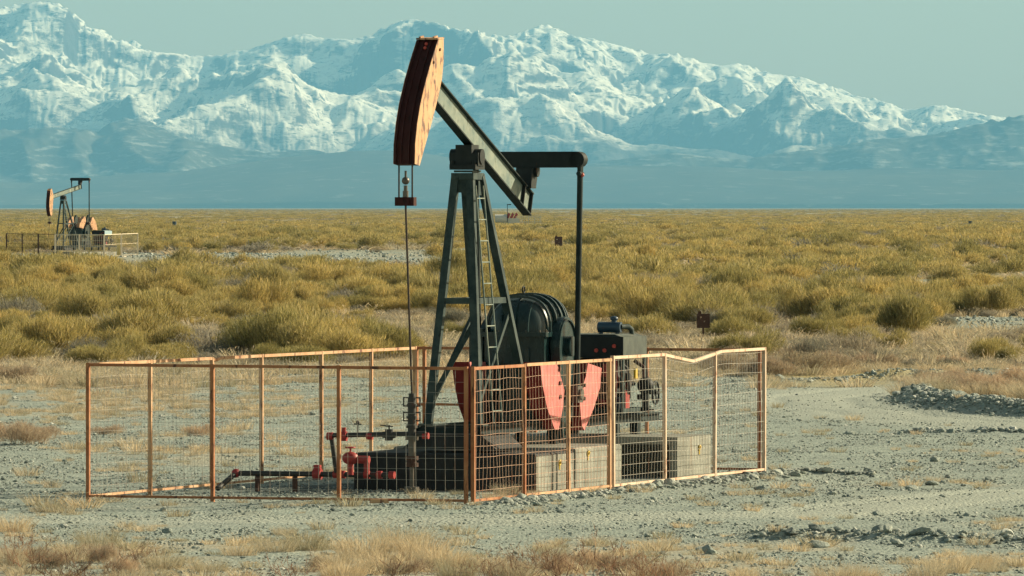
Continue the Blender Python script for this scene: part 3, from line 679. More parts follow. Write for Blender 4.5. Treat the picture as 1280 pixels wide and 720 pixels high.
# ---------------------------------------------------------------- fences
def fence_panel(name, p0, p1, label, posts, fm, wm, group, h=2.0, dip=None, mid=None, sp=.15, wr=.0017, post=.056, h1=None, wires=True, lean=0.0, bottom=True):
    p0, p1 = Vector(p0), Vector(p1); d = p1-p0; Ln = d.length; dx = d/Ln; h1 = h if h1 is None else h1
    root = empty(name, p0, math.atan2(d.y, d.x)); tag(root, label, 'fence', group)
    nr = Vector((0, -1, 0))
    def top(t):
        z = h+(h1-h)*t
        if dip:
            for (c, w, a) in dip: z -= a*max(0, 1-abs(t-c)/w)
        return z
    def P(t, z): return Vector((t*Ln, lean*z*math.sin(t*5+1), z))
    bp = sorted(set([0, 1]+list(posts)+([c for c, w, a in dip]+[c-w for c, w, a in dip]+[min(1, c+w) for c, w, a in dip] if dip else [])))
    bp = [t for t in bp if 0 <= t <= 1]
    for zf, q_ in ((lambda t: top(t)-.025, .044), (lambda t: .045, .036)) + (((lambda t: mid, .04),) if mid else ()):
        fr = MB()
        for a, b in zip(bp[:-1], bp[1:]): fr.bar(P(a, zf(a)), P(b, zf(b)), q_, q_)
        fr.build('rail', fm, root)
    for t in posts:
        g = MB(); g.bar(P(t, -.25), P(t, top(t)+.004), post, post*.9, up=(1, 0, 0)); g.build('post', fm, root)
    if wires:
        w = MB(); nv = int(Ln/sp); rg = random.Random(int(abs(p0.x*100))+3)
        def wire(a, b): 
            x = (b-a); s_ = wr
            if abs(x.z) > abs(x.x): w.add([a+Vector((q*s_, r_*s_, 0)) for q, r_ in ((-1,-1),(1,-1),(1,1),(-1,1))]+[b+Vector((q*s_, r_*s_, 0)) for q, r_ in ((-1,-1),(1,-1),(1,1),(-1,1))], [(0,1,5,4),(1,2,6,5),(2,3,7,6),(3,0,4,7)])
            else: w.add([a+Vector((0, q*s_, r_*s_)) for q, r_ in ((-1,-1),(1,-1),(1,1),(-1,1))]+[b+Vector((0, q*s_, r_*s_)) for q, r_ in ((-1,-1),(1,-1),(1,1),(-1,1))], [(0,4,5,1),(1,5,6,2),(2,6,7,3),(3,7,4,0)])
        off = lambda t, z: .012*math.sin(t*9+z*3)+.006*math.sin(t*31+z*7)
        for i in range(1, nv+1):
            t = i*sp/Ln
            if t >= .998: break
            zs = [.05, .5, 1.0, 1.5, top(t)-.04]
            for a, b in zip(zs[:-1], zs[1:]): wire(P(t, a)+Vector((0, off(t, a), 0)), P(t, b)+Vector((0, off(t, b), 0)))
        z = .18
        while z < h-.06:
            tt = [k/ (nv*1.0) for k in range(0, nv, 2)]+[1.0]
            def zz(t):
                f = z/h; q = top(t)*f
                return q-.012*math.sin(t*12+z*5)*f
            for a, b in zip(tt[:-1], tt[1:]): wire(P(a, zz(a))+Vector((0, .006+off(a, z), 0)), P(b, zz(b))+Vector((0, .006+off(b, z), 0)))
            z += sp*1.07
        w.build('wire_mesh', wm, root)
    return root
A, B, C, D = Vector((-6.227,117.49,0)), Vector((-.578,115.59,0)), Vector((4.08,129.5,0)), Vector((-1.57,131.4,0))
GF = 'panels of the rusty wire mesh fence round the large pump jack'
u_ = (C-B).normalized(); v_ = (B-A).normalized()
fence_panel('fence_panel', A, B-v_*.09, 'long rust red mesh fence panel along the front, left of the near corner', [0, .333, .667, 1], M['fence_red'], M['wire'], GF, h1=1.98)
at_ = lambda t: B+(C-B)*t
fence_panel('fence_panel', B+u_*.05, at_(.162), 'narrow rust red mesh fence panel just right of the near corner post', [0, 1], M['fence_red'], M['wire_red'], GF, wr=.0024, h=1.98)
fence_panel('fence_panel', at_(.168), at_(.447), 'orange mesh fence panel standing before the red counterweights', [.49, .98], M['fence_or'], M['wire_red'], GF, wr=.0024, h=1.99)
fence_panel('fence_panel', at_(.455), C, 'bleached mesh fence panel at far right with a bent sagging top rail', [.0, .328, .657, 1], M['fence_pale'], M['wire'], GF, wr=.0024, h=2.02, dip=[(.51, .19, .13)], lean=.006)
fence_panel('fence_panel', A+u_*.05, A+(D-A)*.50, 'pale orange mesh fence panel on the left side, nearer half', [.34, .70, 1], M['fence_or'], M['wire'], GF, h1=2.0, dip=[(.72,.03,.03)])
fence_panel('fence_panel', A+(D-A)*.506, D-u_*.08, 'pale orange mesh fence panel on the left side, farther half', [.37, .70, 1], M['fence_or'], M['wire'], GF)
fence_panel('gate', D, D+v_*1.98, 'rust red gate with a middle rail at the far side behind the well', [0, .07, 1], M['fence_red'], M['wire_red'], GF, mid=1.05)
fence_panel('fence_panel', D+v_*2.06, C-v_*.08, 'rust red mesh fence panel along the far side behind the engine', [0, .5, 1], M['fence_red'], M['wire'], GF)
# ---------------------------------------------------------------- the second pump jack
RZ2 = R(90-27); P2O = Vector((gx(60, 672), 672, 0))
G2 = 'fence panels round the distant pump jack'
p2 = pumping_unit('pump_jack', P2O, RZ2, 'small distant pump jack at far left with its beam tail tilted up', dth=31, crank=178, wm=('head_side', 'head_side'))
wrap_engine('engine', P2O, RZ2, 'pale blue boxed engine of the distant pump jack at far left', M['pale_blue'])
foundation('concrete_block', P2O, RZ2, 2.4, 9.6, -1.0, 1.1, .45, 'long pale concrete base under the distant pump jack', M['concrete'])
q = [Vector((gx(8, 684), 684, 0)), Vector((gx(69, 668), 668, 0)), Vector((gx(130, 658), 658, 0)), Vector((gx(172, 690), 690, 0))]
fence_panel('fence_panel', q[0], q[1], 'dark mesh fence panel left of the distant pump jack', [0, .33, .66, 1], M['rust'], M['rust'], G2, sp=.3, wr=.006, post=.09)
fence_panel('fence_panel', q[1], q[2], 'pale mesh fence panel in front of the distant pump jack', [0, .5, 1], M['cream'], M['cream'], G2, sp=.40, wr=.009, post=.11)
fence_panel('fence_panel', q[2], q[3], 'pale mesh fence panel right of the distant pump jack by the yellow tank', [.0, .5, 1], M['cream'], M['cream'], G2, sp=.9, wr=.010, post=.11)
b = MB(); X0 = gx(149, 684); b.tube((0,0,-.1), (0,0,1.5), .20, 16); b.ball((0,0,1.5), .20, 6, 16, (1,1,.4)); b.tube((0,0,.4),(0,0,.46),.215,16); b.tube((0,0,1.1),(0,0,1.16),.215,16)
o = b.build('gas_cylinder', M['yellow'], loc=(X0, 684, 0)); tag(o, 'upright yellow tank behind the distant fence at left', 'tank')
# ---------------------------------------------------------------- signs, far well site
def sign(x, yb, Z, wpl, hpl, ht, label, tabs=False):
    root = empty('sign', (gx(x, Z), Z, 0), R(8)); tag(root, label, 'sign')
    p = MB(); p.box((0, 0, ht/2-.2), (.05, .05, ht+.4)); p.build('post', M['rust'], root)
    pl = MB(); pl.box((0, -.04, ht+hpl/2-.06), (wpl, .02, hpl)); pl.box((-wpl*.3, -.055, ht+hpl*.93), (wpl*.25, .012, hpl*.22)); pl.box((wpl*.22, -.056, ht+hpl*.2), (wpl*.3, .012, hpl*.3))
    po = pl.build('plate', M['rust'], root)
    q = MB()
    for i, (a, b_) in enumerate(((-.2, .72), (.1, .42))): q.box((a*wpl, -.058, ht+(b_-.1)*hpl), (wpl*.12, .006, hpl*.09))
    q.build('flaked_lettering', M['fence_pale'], po)
sign(879, 430, 246, .40, .44, .62, 'square rusty plate sign on a thin post beyond the fence at right')
sign(698, 315, 700, .66, .82, .9, 'small dark double plate sign far out in the scrub right of the pump beam')
# far well site
Zf = 1900
r0 = empty('distant_wellsite_tank', (gx(625, Zf), Zf, 0)); tag(r0, 'tiny white storage tank on the plain behind the tail of the beam', 'tank')
b = MB(); b.tube((-1.2,0,1.3), (1.6,0,1.3), 1.1, 18); b.build('shell', M['white'], r0); b = MB(); b.box((-.8,0,.2), (.3,1.6,.5)); b.box((1.1,0,.2), (.3,1.6,.5)); b.build('cradle', M['black'], r0)
r0 = empty('small_pump', (gx(639, Zf), Zf, 0)); tag(r0, 'tiny red pumping engine with thin mast, far behind the tail of the beam', 'pump')
b = MB()
for k in range(3): b.prism([(-1.3+k*.9,-.8,1.5),(-.6+k*.9,-.8,1.5),(-.2+k*.9,-.8,2.4),(-.6+k*.9,-.8,2.9)], (0,1.4,0))
b.build('weight', M['pipe_red'], r0); b = MB(); b.box((.2,0,.75), (3.6,1.6,1.5)); b.build('base', M['white'], r0); b = MB(); b.box((-.9,-1,2.3), (.14,.14,5)); b.box((-.5,-1,4.75), (1.0,.14,.2)); b.build('mast', M['black'], r0)
fence_panel('fence_panel', (gx(645, Zf-8), Zf-8, 0), (gx(676, Zf-8), Zf-8, 0), 'tiny white mesh fence far behind the tail of the beam', [0,.25,.5,.75,1], M['white'], M['white'], 'fence of the farthest well', sp=.5, wr=.04, post=.14)
for x, Z, lab in ((1213, 1650, 'tiny blue barrel far out in the scrub at right'), (218, 1600, 'tiny dark blue drum in the scrub right of the distant pump jack')):
    if Z > 5000:
        r0 = empty('hut', (gx(x, Z), Z, 0)); tag(r0, lab, 'hut'); b = MB(); b.box((0,0,2), (14,8,4.4)); b.build('wall', M['white'], r0); b = MB(); b.prism([(-7.6,-4.4,4.2),(7.6,-4.4,4.2),(7.6,0,6.4),(-7.6,0,6.4)], (0,.3,0)); b.prism([(-7.6,4.4,4.2),(7.6,4.4,4.2),(7.6,.4,6.4),(-7.6,.4,6.4)], (0,-.3,0)); b.build('roof', M['web'], r0)
    else:
        b = MB(); b.tube((0,0,-.1), (0,0,1.3), .42, 16); b.tube((0,0,.4),(0,0,.46),.45,16); b.tube((0,0,.85),(0,0,.91),.45,16); o = b.build('drum', M['blue'], loc=(gx(x, Z), Z, 0)); tag(o, lab, 'drum')
# a broken brick and a plank lying under the front fence
b = MB(); b.box((0,0,.03), (.26,.12,.06), Matrix.Rotation(.2, 3, 'Z')); o = b.build('broken_brick', M['fence_or'], loc=ground(474, 629)); tag(o, 'orange broken brick lying under the front fence rail', 'brick')
b = MB(); b.box((0,0,.025), (.42,.10,.04), Matrix.Rotation(-.1, 3, 'Z')); o = b.build('plank', M['rust'], loc=ground(925, 593)); tag(o, 'dark weathered plank lying at the foot of the right fence', 'plank')
# ---------------------------------------------------------------- ground
rng = np.random.default_rng(12)
BERM = [(9.0,178.5),(8.95,174),(9.2,169.5),(9.8,166),(10.9,163.5),(13,161),(18,158)]
ROWS = [([(3.2,104.6),(4.4,104.0),(5.6,103.2),(7.2,103.0)], .10, .35), ([(9.4,199),(14,203),(20,205)], .16, .8), ([(5.6,196),(9.4,199)], .10, .6),
        ([(-.2,114.6),(1.2,119.2),(3.0,125),(4.5,129)], .05, .28), ([(4.4,129.6),(5.8,129.0)], .06, .15), ([(7.6,153),(9.0,150),(11,149)], .05, .25)]
TR1 = [(-14,112),(-5,111.2),(0,110.2),(4,112),(7,118),(9,124)]
TR2 = [(22,150),(10.5,156),(8.2,163),(6.6,172),(6.8,184),(9,191),(14,194),(24,196)]
def seg_dist(x, y, pts):
    d = np.full(np.shape(x), 1e9)
    for (ax, ay), (bx, by) in zip(pts[:-1], pts[1:]):
        vx, vy = bx-ax, by-ay; t = np.clip(((x-ax)*vx+(y-ay)*vy)/(vx*vx+vy*vy), 0, 1)
        d = np.minimum(d, np.hypot(x-ax-t*vx, y-ay-t*vy))
    return d
def px_of(x, y): return 640+x/np.maximum(y, 1)*F
def masks(x, y):
    """veg: scrub soil, track: smooth wheel tracks, dry: straw coloured patches"""
    px = px_of(x, y); e = (fbm(x/3.1, y/9.0, 4, 201)-.5)
    edge = np.interp(px, [-400,0,100,450,700,880,1000,1100,1250,1600], [222,224,222,220,216,212,200,204,210,210])
    veg = sstep(edge-6, edge+4, y+e*26)
    pad2 = (1-sstep(560, 640, px))*sstep(555, 590, y)*(1-sstep(740, 790, y)); veg = veg*(1-pad2*.9)
    bare = sstep(1150, 1200, px)*sstep(258, 264, y)*(1-sstep(292, 302, y)); veg = veg*(1-bare)
    far_bare = sstep(.60, .68, fbm(x/34.0+3, y/120.0, 4, 231))*sstep(235, 300, y); veg = veg*(1-.8*far_bare)
    t1 = np.exp(-(seg_dist(x, y, TR1)/1.5)**4)
    t2 = np.exp(-(seg_dist(x, y, TR2)/2.2)**4)
    track = np.clip((t1*.9+t2), 0, 1)*(1-veg)
    k = fbm(x/1.3+9, y/3.4, 5, 211); k2 = fbm(x/5+2, y/18.0, 3, 221)
    area = np.clip(sstep(158, 178, y)*(1-sstep(430, 520, px))+sstep(186, 200, y)*.8+(1-sstep(100, 112, y))*.6+.25*(1-track), 0, 1)
    area = area*(1-.8*sstep(900, 1000, px)*sstep(104, 112, y)*(1-sstep(194, 200, y)))
    dry = sstep(.64-.2*area, .80-.2*area, k*.65+k2*.35+.02)*(1-track)*(1-.8*np.exp(-(np.hypot((x+.9-(y-123.5)*.33)/3.6, (y-123.5)/9.0))**6))
    return veg, track, dry
def shade_mask(x, y):
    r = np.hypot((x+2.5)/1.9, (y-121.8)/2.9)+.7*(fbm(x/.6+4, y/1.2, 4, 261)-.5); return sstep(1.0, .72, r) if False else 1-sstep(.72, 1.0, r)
def height(x, y):
    h = .018*(fbm(x/.9, y/.9, 4, 301)-.5)*2+.10*(fbm(x/7, y/7, 3, 311)-.5)*2
    h = h*np.clip(1-.6*np.exp(-(np.hypot(x+.3, (y-124)/2)/5)**2), 0, 1)
    roll = sstep(215, 300, y)*(1-sstep(5000, 9000, y)); h = h+roll*(.9*(fbm(x/45, y/70, 3, 321)-.5)+.35*(fbm(x/6, y/9, 3, 331)-.5))
    d = seg_dist(x, y, BERM); h = h+.30*np.exp(-(d/.50)**2)*(.75+.5*fbm(x/.8, y/.8, 3, 341))
    h = h+.18*np.exp(-(seg_dist(x, y, [(p[0]+3.2, p[1]+3) for p in BERM])/2.8)**4)
    for pts, a, w in ROWS: h = h+a*np.exp(-(seg_dist(x, y, pts)/w)**2)*(.4+1.2*fbm(x/.7, y/.7, 2, 351))
    for tp, lim in ((TR1, 1), (TR2, 1)):      # wheel ruts
        dd = seg_dist(x, y, tp); h = h-.035*np.exp(-((dd-.78)/.17)**2)+.012*np.exp(-((dd-1.15)/.15)**2)
    inside = np.exp(-(np.hypot((x+.3)/5.5, (y-123.5)/8.5))**6)
    return (h-.03)*(1-.75*inside)
def axis(segs):
    out = [segs[0][0]]
    for a, b, s in segs: out += list(np.linspace(a, b, max(2, int(round((b-a)/s))+1))[1:])
    return np.array(out)
xa = np.r_[-np.geomspace(30000, 26, 36), axis([(-24, -13, 1.0), (-13, 13, .17), (13, 24, 1.0)]), np.geomspace(26, 30000, 36)]
ya = np.r_[-np.geomspace(8000, 30, 12), axis([(-20, 80, 10), (80, 92, 1), (92, 215, .2), (215, 300, .8), (300, 900, 5)]), np.geomspace(920, 67500, 70)]
XX, YY = np.meshgrid(xa, ya); HH = height(XX, YY); HH = np.where(YY > 12000, -2.0-(YY-12000)*1e-4, HH); HH = np.where(YY < 40, 0, HH)
vg, tr, dr = masks(XX, YY)
nx_, ny_ = len(xa), len(ya); i = np.arange((ny_-1)*nx_).reshape(ny_-1, nx_)[:, :-1].ravel()
def ground_mat():
    m, nt, b = newmat('stony_ground'); n = N(nt); geo = n('ShaderNodeNewGeometry'); pos = geo.outputs['Position']
    at = lambda a: n('ShaderNodeAttribute', attribute_name=a).outputs['Fac']
    g1 = n.noise(pos, 9, 8, .75); g2 = n.noise(pos, .7, 4, .6); vor = n('ShaderNodeTexVoronoi'); vor.inputs['Scale'].default_value = 17; n.l(pos, vor.inputs['Vector'])
    vor2 = n('ShaderNodeTexVoronoi'); vor2.inputs['Scale'].default_value = 42; n.l(pos, vor2.inputs['Vector'])
    c = n.ramp(g1, [(.3, (.17,.205,.19)), (.5, (.26,.305,.28)), (.72, (.385,.43,.385))])
    vc = n('ShaderNodeSeparateColor'); n.l(vor.outputs['Color'], vc.inputs[0])
    c = n.mix(.55, c, n.ramp(vc.outputs[0], [(0, (.12,.145,.135)), (.3, (.25,.285,.255)), (.75, (.37,.405,.355)), (1, (.54,.56,.50))]), 'MIX')
    c = n.mix(1.0, c, n.ramp(g2, [(.3, (.88,.88,.88)), (.7, (1.08,1.08,1.05))]), 'MULTIPLY')
    fine = n.ramp(g1, [(.35, (.33,.355,.31)), (.65, (.40,.42,.36))]); c = n.mix(n.math('MULTIPLY', at('track'), .85), c, fine)
    straw = n.ramp(g1, [(.3, (.33,.28,.19)), (.65, (.48,.42,.31))]); c = n.mix(n.math('MULTIPLY', at('dry'), .5), c, straw)
    big = n.noise(n.mapping(pos, (1,.3,1)), .02, 6, .65); mid = n.noise(n.mapping(pos, (1,.45,1)), .22, 6, .7)
    sc_ = n.ramp(mid, [(.28, (.18,.16,.09)), (.45, (.30,.25,.12)), (.58, (.38,.31,.16)), (.7, (.42,.38,.29))])
    sc_ = n.mix(n.math('MULTIPLY', n.ramp(big, [(.42, 0), (.6, 1)]), .6), sc_, (.36,.29,.14))
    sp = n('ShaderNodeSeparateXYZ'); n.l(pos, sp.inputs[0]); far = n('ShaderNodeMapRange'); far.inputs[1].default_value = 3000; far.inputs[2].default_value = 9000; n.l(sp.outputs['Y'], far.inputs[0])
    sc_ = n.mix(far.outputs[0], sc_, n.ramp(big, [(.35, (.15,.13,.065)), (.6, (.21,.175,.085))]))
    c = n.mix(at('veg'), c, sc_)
    c = n.mix(n.math('MULTIPLY', at('oil'), .82), c, (.035,.045,.05))       # shade beside the block and pump painted into the ground
    n.l(c, b.inputs['Base Color']); b.inputs['Roughness'].default_value = .95; b.inputs['Specular IOR Level'].default_value = .15
    hgt = n.math('ADD', n.math('MULTIPLY', g1, .5), n.math('SUBTRACT', 1.0, vor.outputs['Distance']))
    hgt = n.math('ADD', hgt, n.math('MULTIPLY', vor2.outputs['Distance'], -.3))
    n.l(n.bump(hgt, .03, .8), b.inputs['Normal']); return m
me = mesh_np('ground', np.stack([XX, YY, HH], -1).reshape(-1, 3), np.stack([i, i+1, i+nx_+1, i+nx_], -1), ground_mat(), True, {'veg': vg.ravel(), 'track': tr.ravel(), 'dry': dr.ravel(), 'oil': shade_mask(XX, YY).ravel()})
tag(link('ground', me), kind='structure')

# ---------------------------------------------------------------- scatter helper (for uncountable stuff only)
HID = bpy.data.collections.new('prototypes')
def instancer(name, protos, pts, scale, rot, idx, label, tilt=None, zs=None):
    col = bpy.data.collections.new(name+'_kinds')
    for k, me in enumerate(protos):
        o = bpy.data.objects.new('%s_kind_%02d' % (name, k), me); col.objects.link(o)
    P = np.asarray(pts, np.float32); me = bpy.data.meshes.new(name); me.vertices.add(len(P)); me.vertices.foreach_set('co', P.ravel())
    for an, av in (('sc', scale), ('rz', rot), ('zs', np.ones(len(P)) if zs is None else zs), ('tl', np.zeros(len(P)) if tilt is None else tilt)):
        a = me.attributes.new(an, 'FLOAT', 'POINT'); a.data.foreach_set('value', np.asarray(av, np.float32))
    a = me.attributes.new('ki', 'INT', 'POINT'); a.data.foreach_set('value', np.asarray(idx, np.int32))
    o = link(name, me)
    ng = bpy.data.node_groups.new(name+'_scatter', 'GeometryNodeTree')
    ng.interface.new_socket('Geometry', in_out='INPUT', socket_type='NodeSocketGeometry'); ng.interface.new_socket('Geometry', in_out='OUTPUT', socket_type='NodeSocketGeometry')
    A_ = ng.nodes.new; gi, go_ = A_('NodeGroupInput'), A_('NodeGroupOutput'); ip = A_('GeometryNodeInstanceOnPoints'); ci = A_('GeometryNodeCollectionInfo')
    m2p = A_('GeometryNodeMeshToPoints'); ci.inputs['Collection'].default_value = col; ci.inputs['Separate Children'].default_value = True; ci.inputs['Reset Children'].default_value = True
    def na(nm, t='FLOAT'):
        q = A_('GeometryNodeInputNamedAttribute'); q.data_type = t; q.inputs['Name'].default_value = nm; return [s for s in q.outputs if s.enabled and s.name == 'Attribute'][0]
    lk = ng.links.new; lk(gi.outputs[0], m2p.inputs['Mesh']); lk(m2p.outputs[0], ip.inputs['Points']); lk(ci.outputs[0], ip.inputs['Instance'])
    ip.inputs['Pick Instance'].default_value = True; lk(na('ki', 'INT'), ip.inputs['Instance Index'])
    cr = A_('ShaderNodeCombineXYZ'); lk(na('tl'), cr.inputs[0]); lk(na('rz'), cr.inputs[2]); e2 = A_('FunctionNodeEulerToRotation'); lk(cr.outputs[0], e2.inputs[0]); lk(e2.outputs[0], ip.inputs['Rotation'])
    cs_ = A_('ShaderNodeCombineXYZ'); s0 = na('sc'); mu = A_('ShaderNodeMath'); mu.operation = 'MULTIPLY'; lk(s0, mu.inputs[0]); lk(na('zs'), mu.inputs[1])
    lk(s0, cs_.inputs[0]); lk(s0, cs_.inputs[1]); lk(mu.outputs[0], cs_.inputs[2]); lk(cs_.outputs[0], ip.inputs['Scale']); lk(ip.outputs[0], go_.inputs[0])
    md = o.modifiers.new('scatter', 'NODES'); md.node_group = ng
    tag(o, label, kind='stuff'); return o
# ---------------------------------------------------------------- stones
def stone_mat():
    m, nt, b = newmat('stone'); n = N(nt); oi = n('ShaderNodeObjectInfo'); tc = n('ShaderNodeTexCoord').outputs['Object']
    c = n.ramp(oi.outputs['Random'], [(0, (.16,.19,.18)), (.2, (.28,.32,.29)), (.55, (.40,.44,.39)), (.85, (.52,.54,.48)), (1, (.68,.69,.63))])
    c = n.mix(1.0, c, n.ramp(n.noise(tc, 2.2, 5, .7), [(.3, .72), (.7, 1.15)]), 'MULTIPLY'); n.l(c, b.inputs['Base Color']); b.inputs['Roughness'].default_value = .9
    n.l(n.bump(n.noise(tc, 5, 4, .7), .1, .6), b.inputs['Normal']); return m
SM = stone_mat()
def stone_mesh(seed, sub=1):
    bm = bmesh.new(); bmesh.ops.create_icosphere(bm, subdivisions=sub, radius=1.0); r = random.Random(seed)
    ax = [Vector((r.uniform(-1,1), r.uniform(-1,1), r.uniform(-1,1))).normalized() for _ in range(7)]; ct = [r.uniform(.45, .85) for _ in ax]
    for v in bm.verts:
        for a, c_ in zip(ax, ct):
            d = v.co.dot(a)
            if d > c_: v.co -= a*(d-c_)
        v.co += Vector((r.uniform(-.07,.07) for _ in range(3)))
        v.co.x *= 1.15; v.co.z *= .68
    me = bpy.data.meshes.new('stone'); bm.to_mesh(me); bm.free(); me.materials.append(SM); return me
stones = [stone_mesh(k, 2) for k in range(6)]
n0 = 150000
y = 92+(212-92)*rng.random(n0)**1.0; hw = y*.066+2.2; x = (rng.random(n0)*2-1)*hw
v_g, t_g, d_g = masks(x, y); cl = fbm(x/1.1, y/2.2, 3, 401)
keep = rng.random(n0) < np.clip(.18+1.7*sstep(.42, .72, cl), 0, 1)*(1-.86*t_g)*(1-.5*v_g)*(1-.45*d_g)
x, y = x[keep], y[keep]; s = .0095*np.exp(rng.normal(0, .50, len(x)))+.004
s = np.where(rng.random(len(x)) < .006, s*2.4, s)
def along(pts, n_, w):
    q = rng.random(n_)*(len(pts)-1); k = q.astype(int); f = q-k; P = np.array(pts); p = P[k]*(1-f[:, None])+P[k+1]*f[:, None]
    return p[:, 0]+rng.normal(0, w, n_), p[:, 1]+rng.normal(0, w, n_)
bx, by = along(BERM, 6500, .33); x = np.r_[x, bx]; y = np.r_[y, by]; s = np.r_[s, .025*np.exp(rng.normal(0, .5, len(bx)))]
for pts, a, w in ROWS:
    nn = int(110*np.hypot(pts[-1][0]-pts[0][0], pts[-1][1]-pts[0][1])); bx, by = along(pts, nn, w*.6); x = np.r_[x, bx]; y = np.r_[y, by]; s = np.r_[s, .026*np.exp(rng.normal(0, .5, len(bx)))]
bx = rng.uniform(-45, -4, 5200); by = 690+rng.normal(0, 55, 5200); x = np.r_[x, bx]; y = np.r_[y, by]; s = np.r_[s, .07*np.exp(rng.normal(0, .45, 5200))]
bx = rng.uniform(13, 20, 1500); by = rng.uniform(255, 305, 1500); x = np.r_[x, bx]; y = np.r_[y, by]; s = np.r_[s, .04*np.exp(rng.normal(0, .45, 1500))]
bx = rng.uniform(-16, -5, 2600); by = rng.uniform(196, 214, 2600); x = np.r_[x, bx]; y = np.r_[y, by]; s = np.r_[s, .03*np.exp(rng.normal(0, .45, 2600))]
s = np.minimum(s, np.where(y > 400, .2, .13))
instancer('gravel', stones, np.stack([x, y, height(x, y)+s*.25], -1), s, rng.uniform(0, 6.28, len(x)), rng.integers(0, 6, len(x)), 'loose grey green gravel scattered over the well pad', tilt=rng.normal(0, .3, len(x)))
big_stones = [(1062,541,.10),(1008,676,.10),(1022,679,.12),(1100,672,.11),(1120,676,.09),(1150,674,.12),(1185,668,.10),(1222,667,.12),(1258,664,.11),(1098,643,.08),(1165,600,.09),(1180,620,.08),(1140,608,.09),(905,618,.07),(950,612,.08),(700,640,.06),(655,640,.07),(880,684,.08),(205,634,.06),(410,692,.08),(828,690,.06),(1040,622,.07)]
for k, (a, b_, r_) in enumerate(big_stones):
    g = ground(a, b_); o = bpy.data.objects.new('rock', stones[k % 6]); COL.objects.link(o); o.location = (g.x, g.y, float(height(np.array(g.x), np.array(g.y)))+r_*.25)
    o.scale = (r_*1.2, r_, r_*.9); o.rotation_euler = (0, 0, k*1.3); tag(o, 'fist sized to head sized grey rock lying loose on the gravel', 'rock', 'larger loose rocks on the gravel')
# ---------------------------------------------------------------- plants
def leafmat(name, stops, hue=.0, rough=.8, trans=.45):
    m, nt, b = newmat(name); n = N(nt); oi = n('ShaderNodeObjectInfo'); at = n('ShaderNodeAttribute', attribute_name='tone').outputs['Fac']
    c = n.ramp(at, stops); v = n.ramp(oi.outputs['Random'], [(0, (.70,.74,.70)), (.5, (1,1,1)), (1, (1.22,1.14,1.05))]); c = n.mix(1.0, c, v, 'MULTIPLY')
    n.l(c, b.inputs['Base Color']); b.inputs['Roughness'].default_value = rough; b.inputs['Specular IOR Level'].default_value = .15
    tr_ = n('ShaderNodeBsdfTranslucent'); n.l(n.mix(1.0, c, (1.0,.96,.8), 'MULTIPLY'), tr_.inputs['Color']); mx = n('ShaderNodeMixShader'); mx.inputs[0].default_value = trans
    n.l(b.outputs[0], mx.inputs[1]); n.l(tr_.outputs[0], mx.inputs[2]); n.l(mx.outputs[0], nt.nodes['Material Output'].inputs['Surface'])
    return m
PM = {
 'green': leafmat('olive_broom_foliage', [(0, (.12,.11,.075)), (.2, (.19,.18,.075)), (.5, (.42,.355,.145)), (.85, (.58,.48,.25)), (1, (.68,.59,.40))]),
 'grey': leafmat('grey_dry_twigs', [(0, (.13,.12,.115)), (.5, (.30,.28,.25)), (1, (.45,.42,.36))]),
 'russet': leafmat('russet_twigs', [(0, (.22,.16,.13)), (.5, (.45,.35,.28)), (1, (.60,.51,.41))]),
 'straw': leafmat('bleached_straw', [(0, (.34,.28,.21)), (.5, (.52,.45,.35)), (1, (.64,.58,.48))]),
 'twig': leafmat('red_brown_twigs', [(0, (.13,.07,.055)), (.5, (.26,.16,.12)), (1, (.42,.33,.25))])}
def blades(n, P0, P1, P2, w, tone, rg):
    """n bent blades through P0 P1 P2, w wide at the foot; returns V, F(tri), tone"""
    ang = rg.uniform(0, np.pi, n); side = np.stack([np.cos(ang), np.sin(ang), rg.normal(0, .2, n)], -1)*w[:, None]/2
    V = np.stack([P0-side, P0+side, P1+side*.8, P1-side*.8, P2], 1).reshape(-1, 3); b = np.arange(n)[:, None]*5
    Fc = np.concatenate([b+np.array([[0,1,2]]), b+np.array([[0,2,3]]), b+np.array([[3,2,4]])]); return V, Fc, np.repeat(tone, 5)
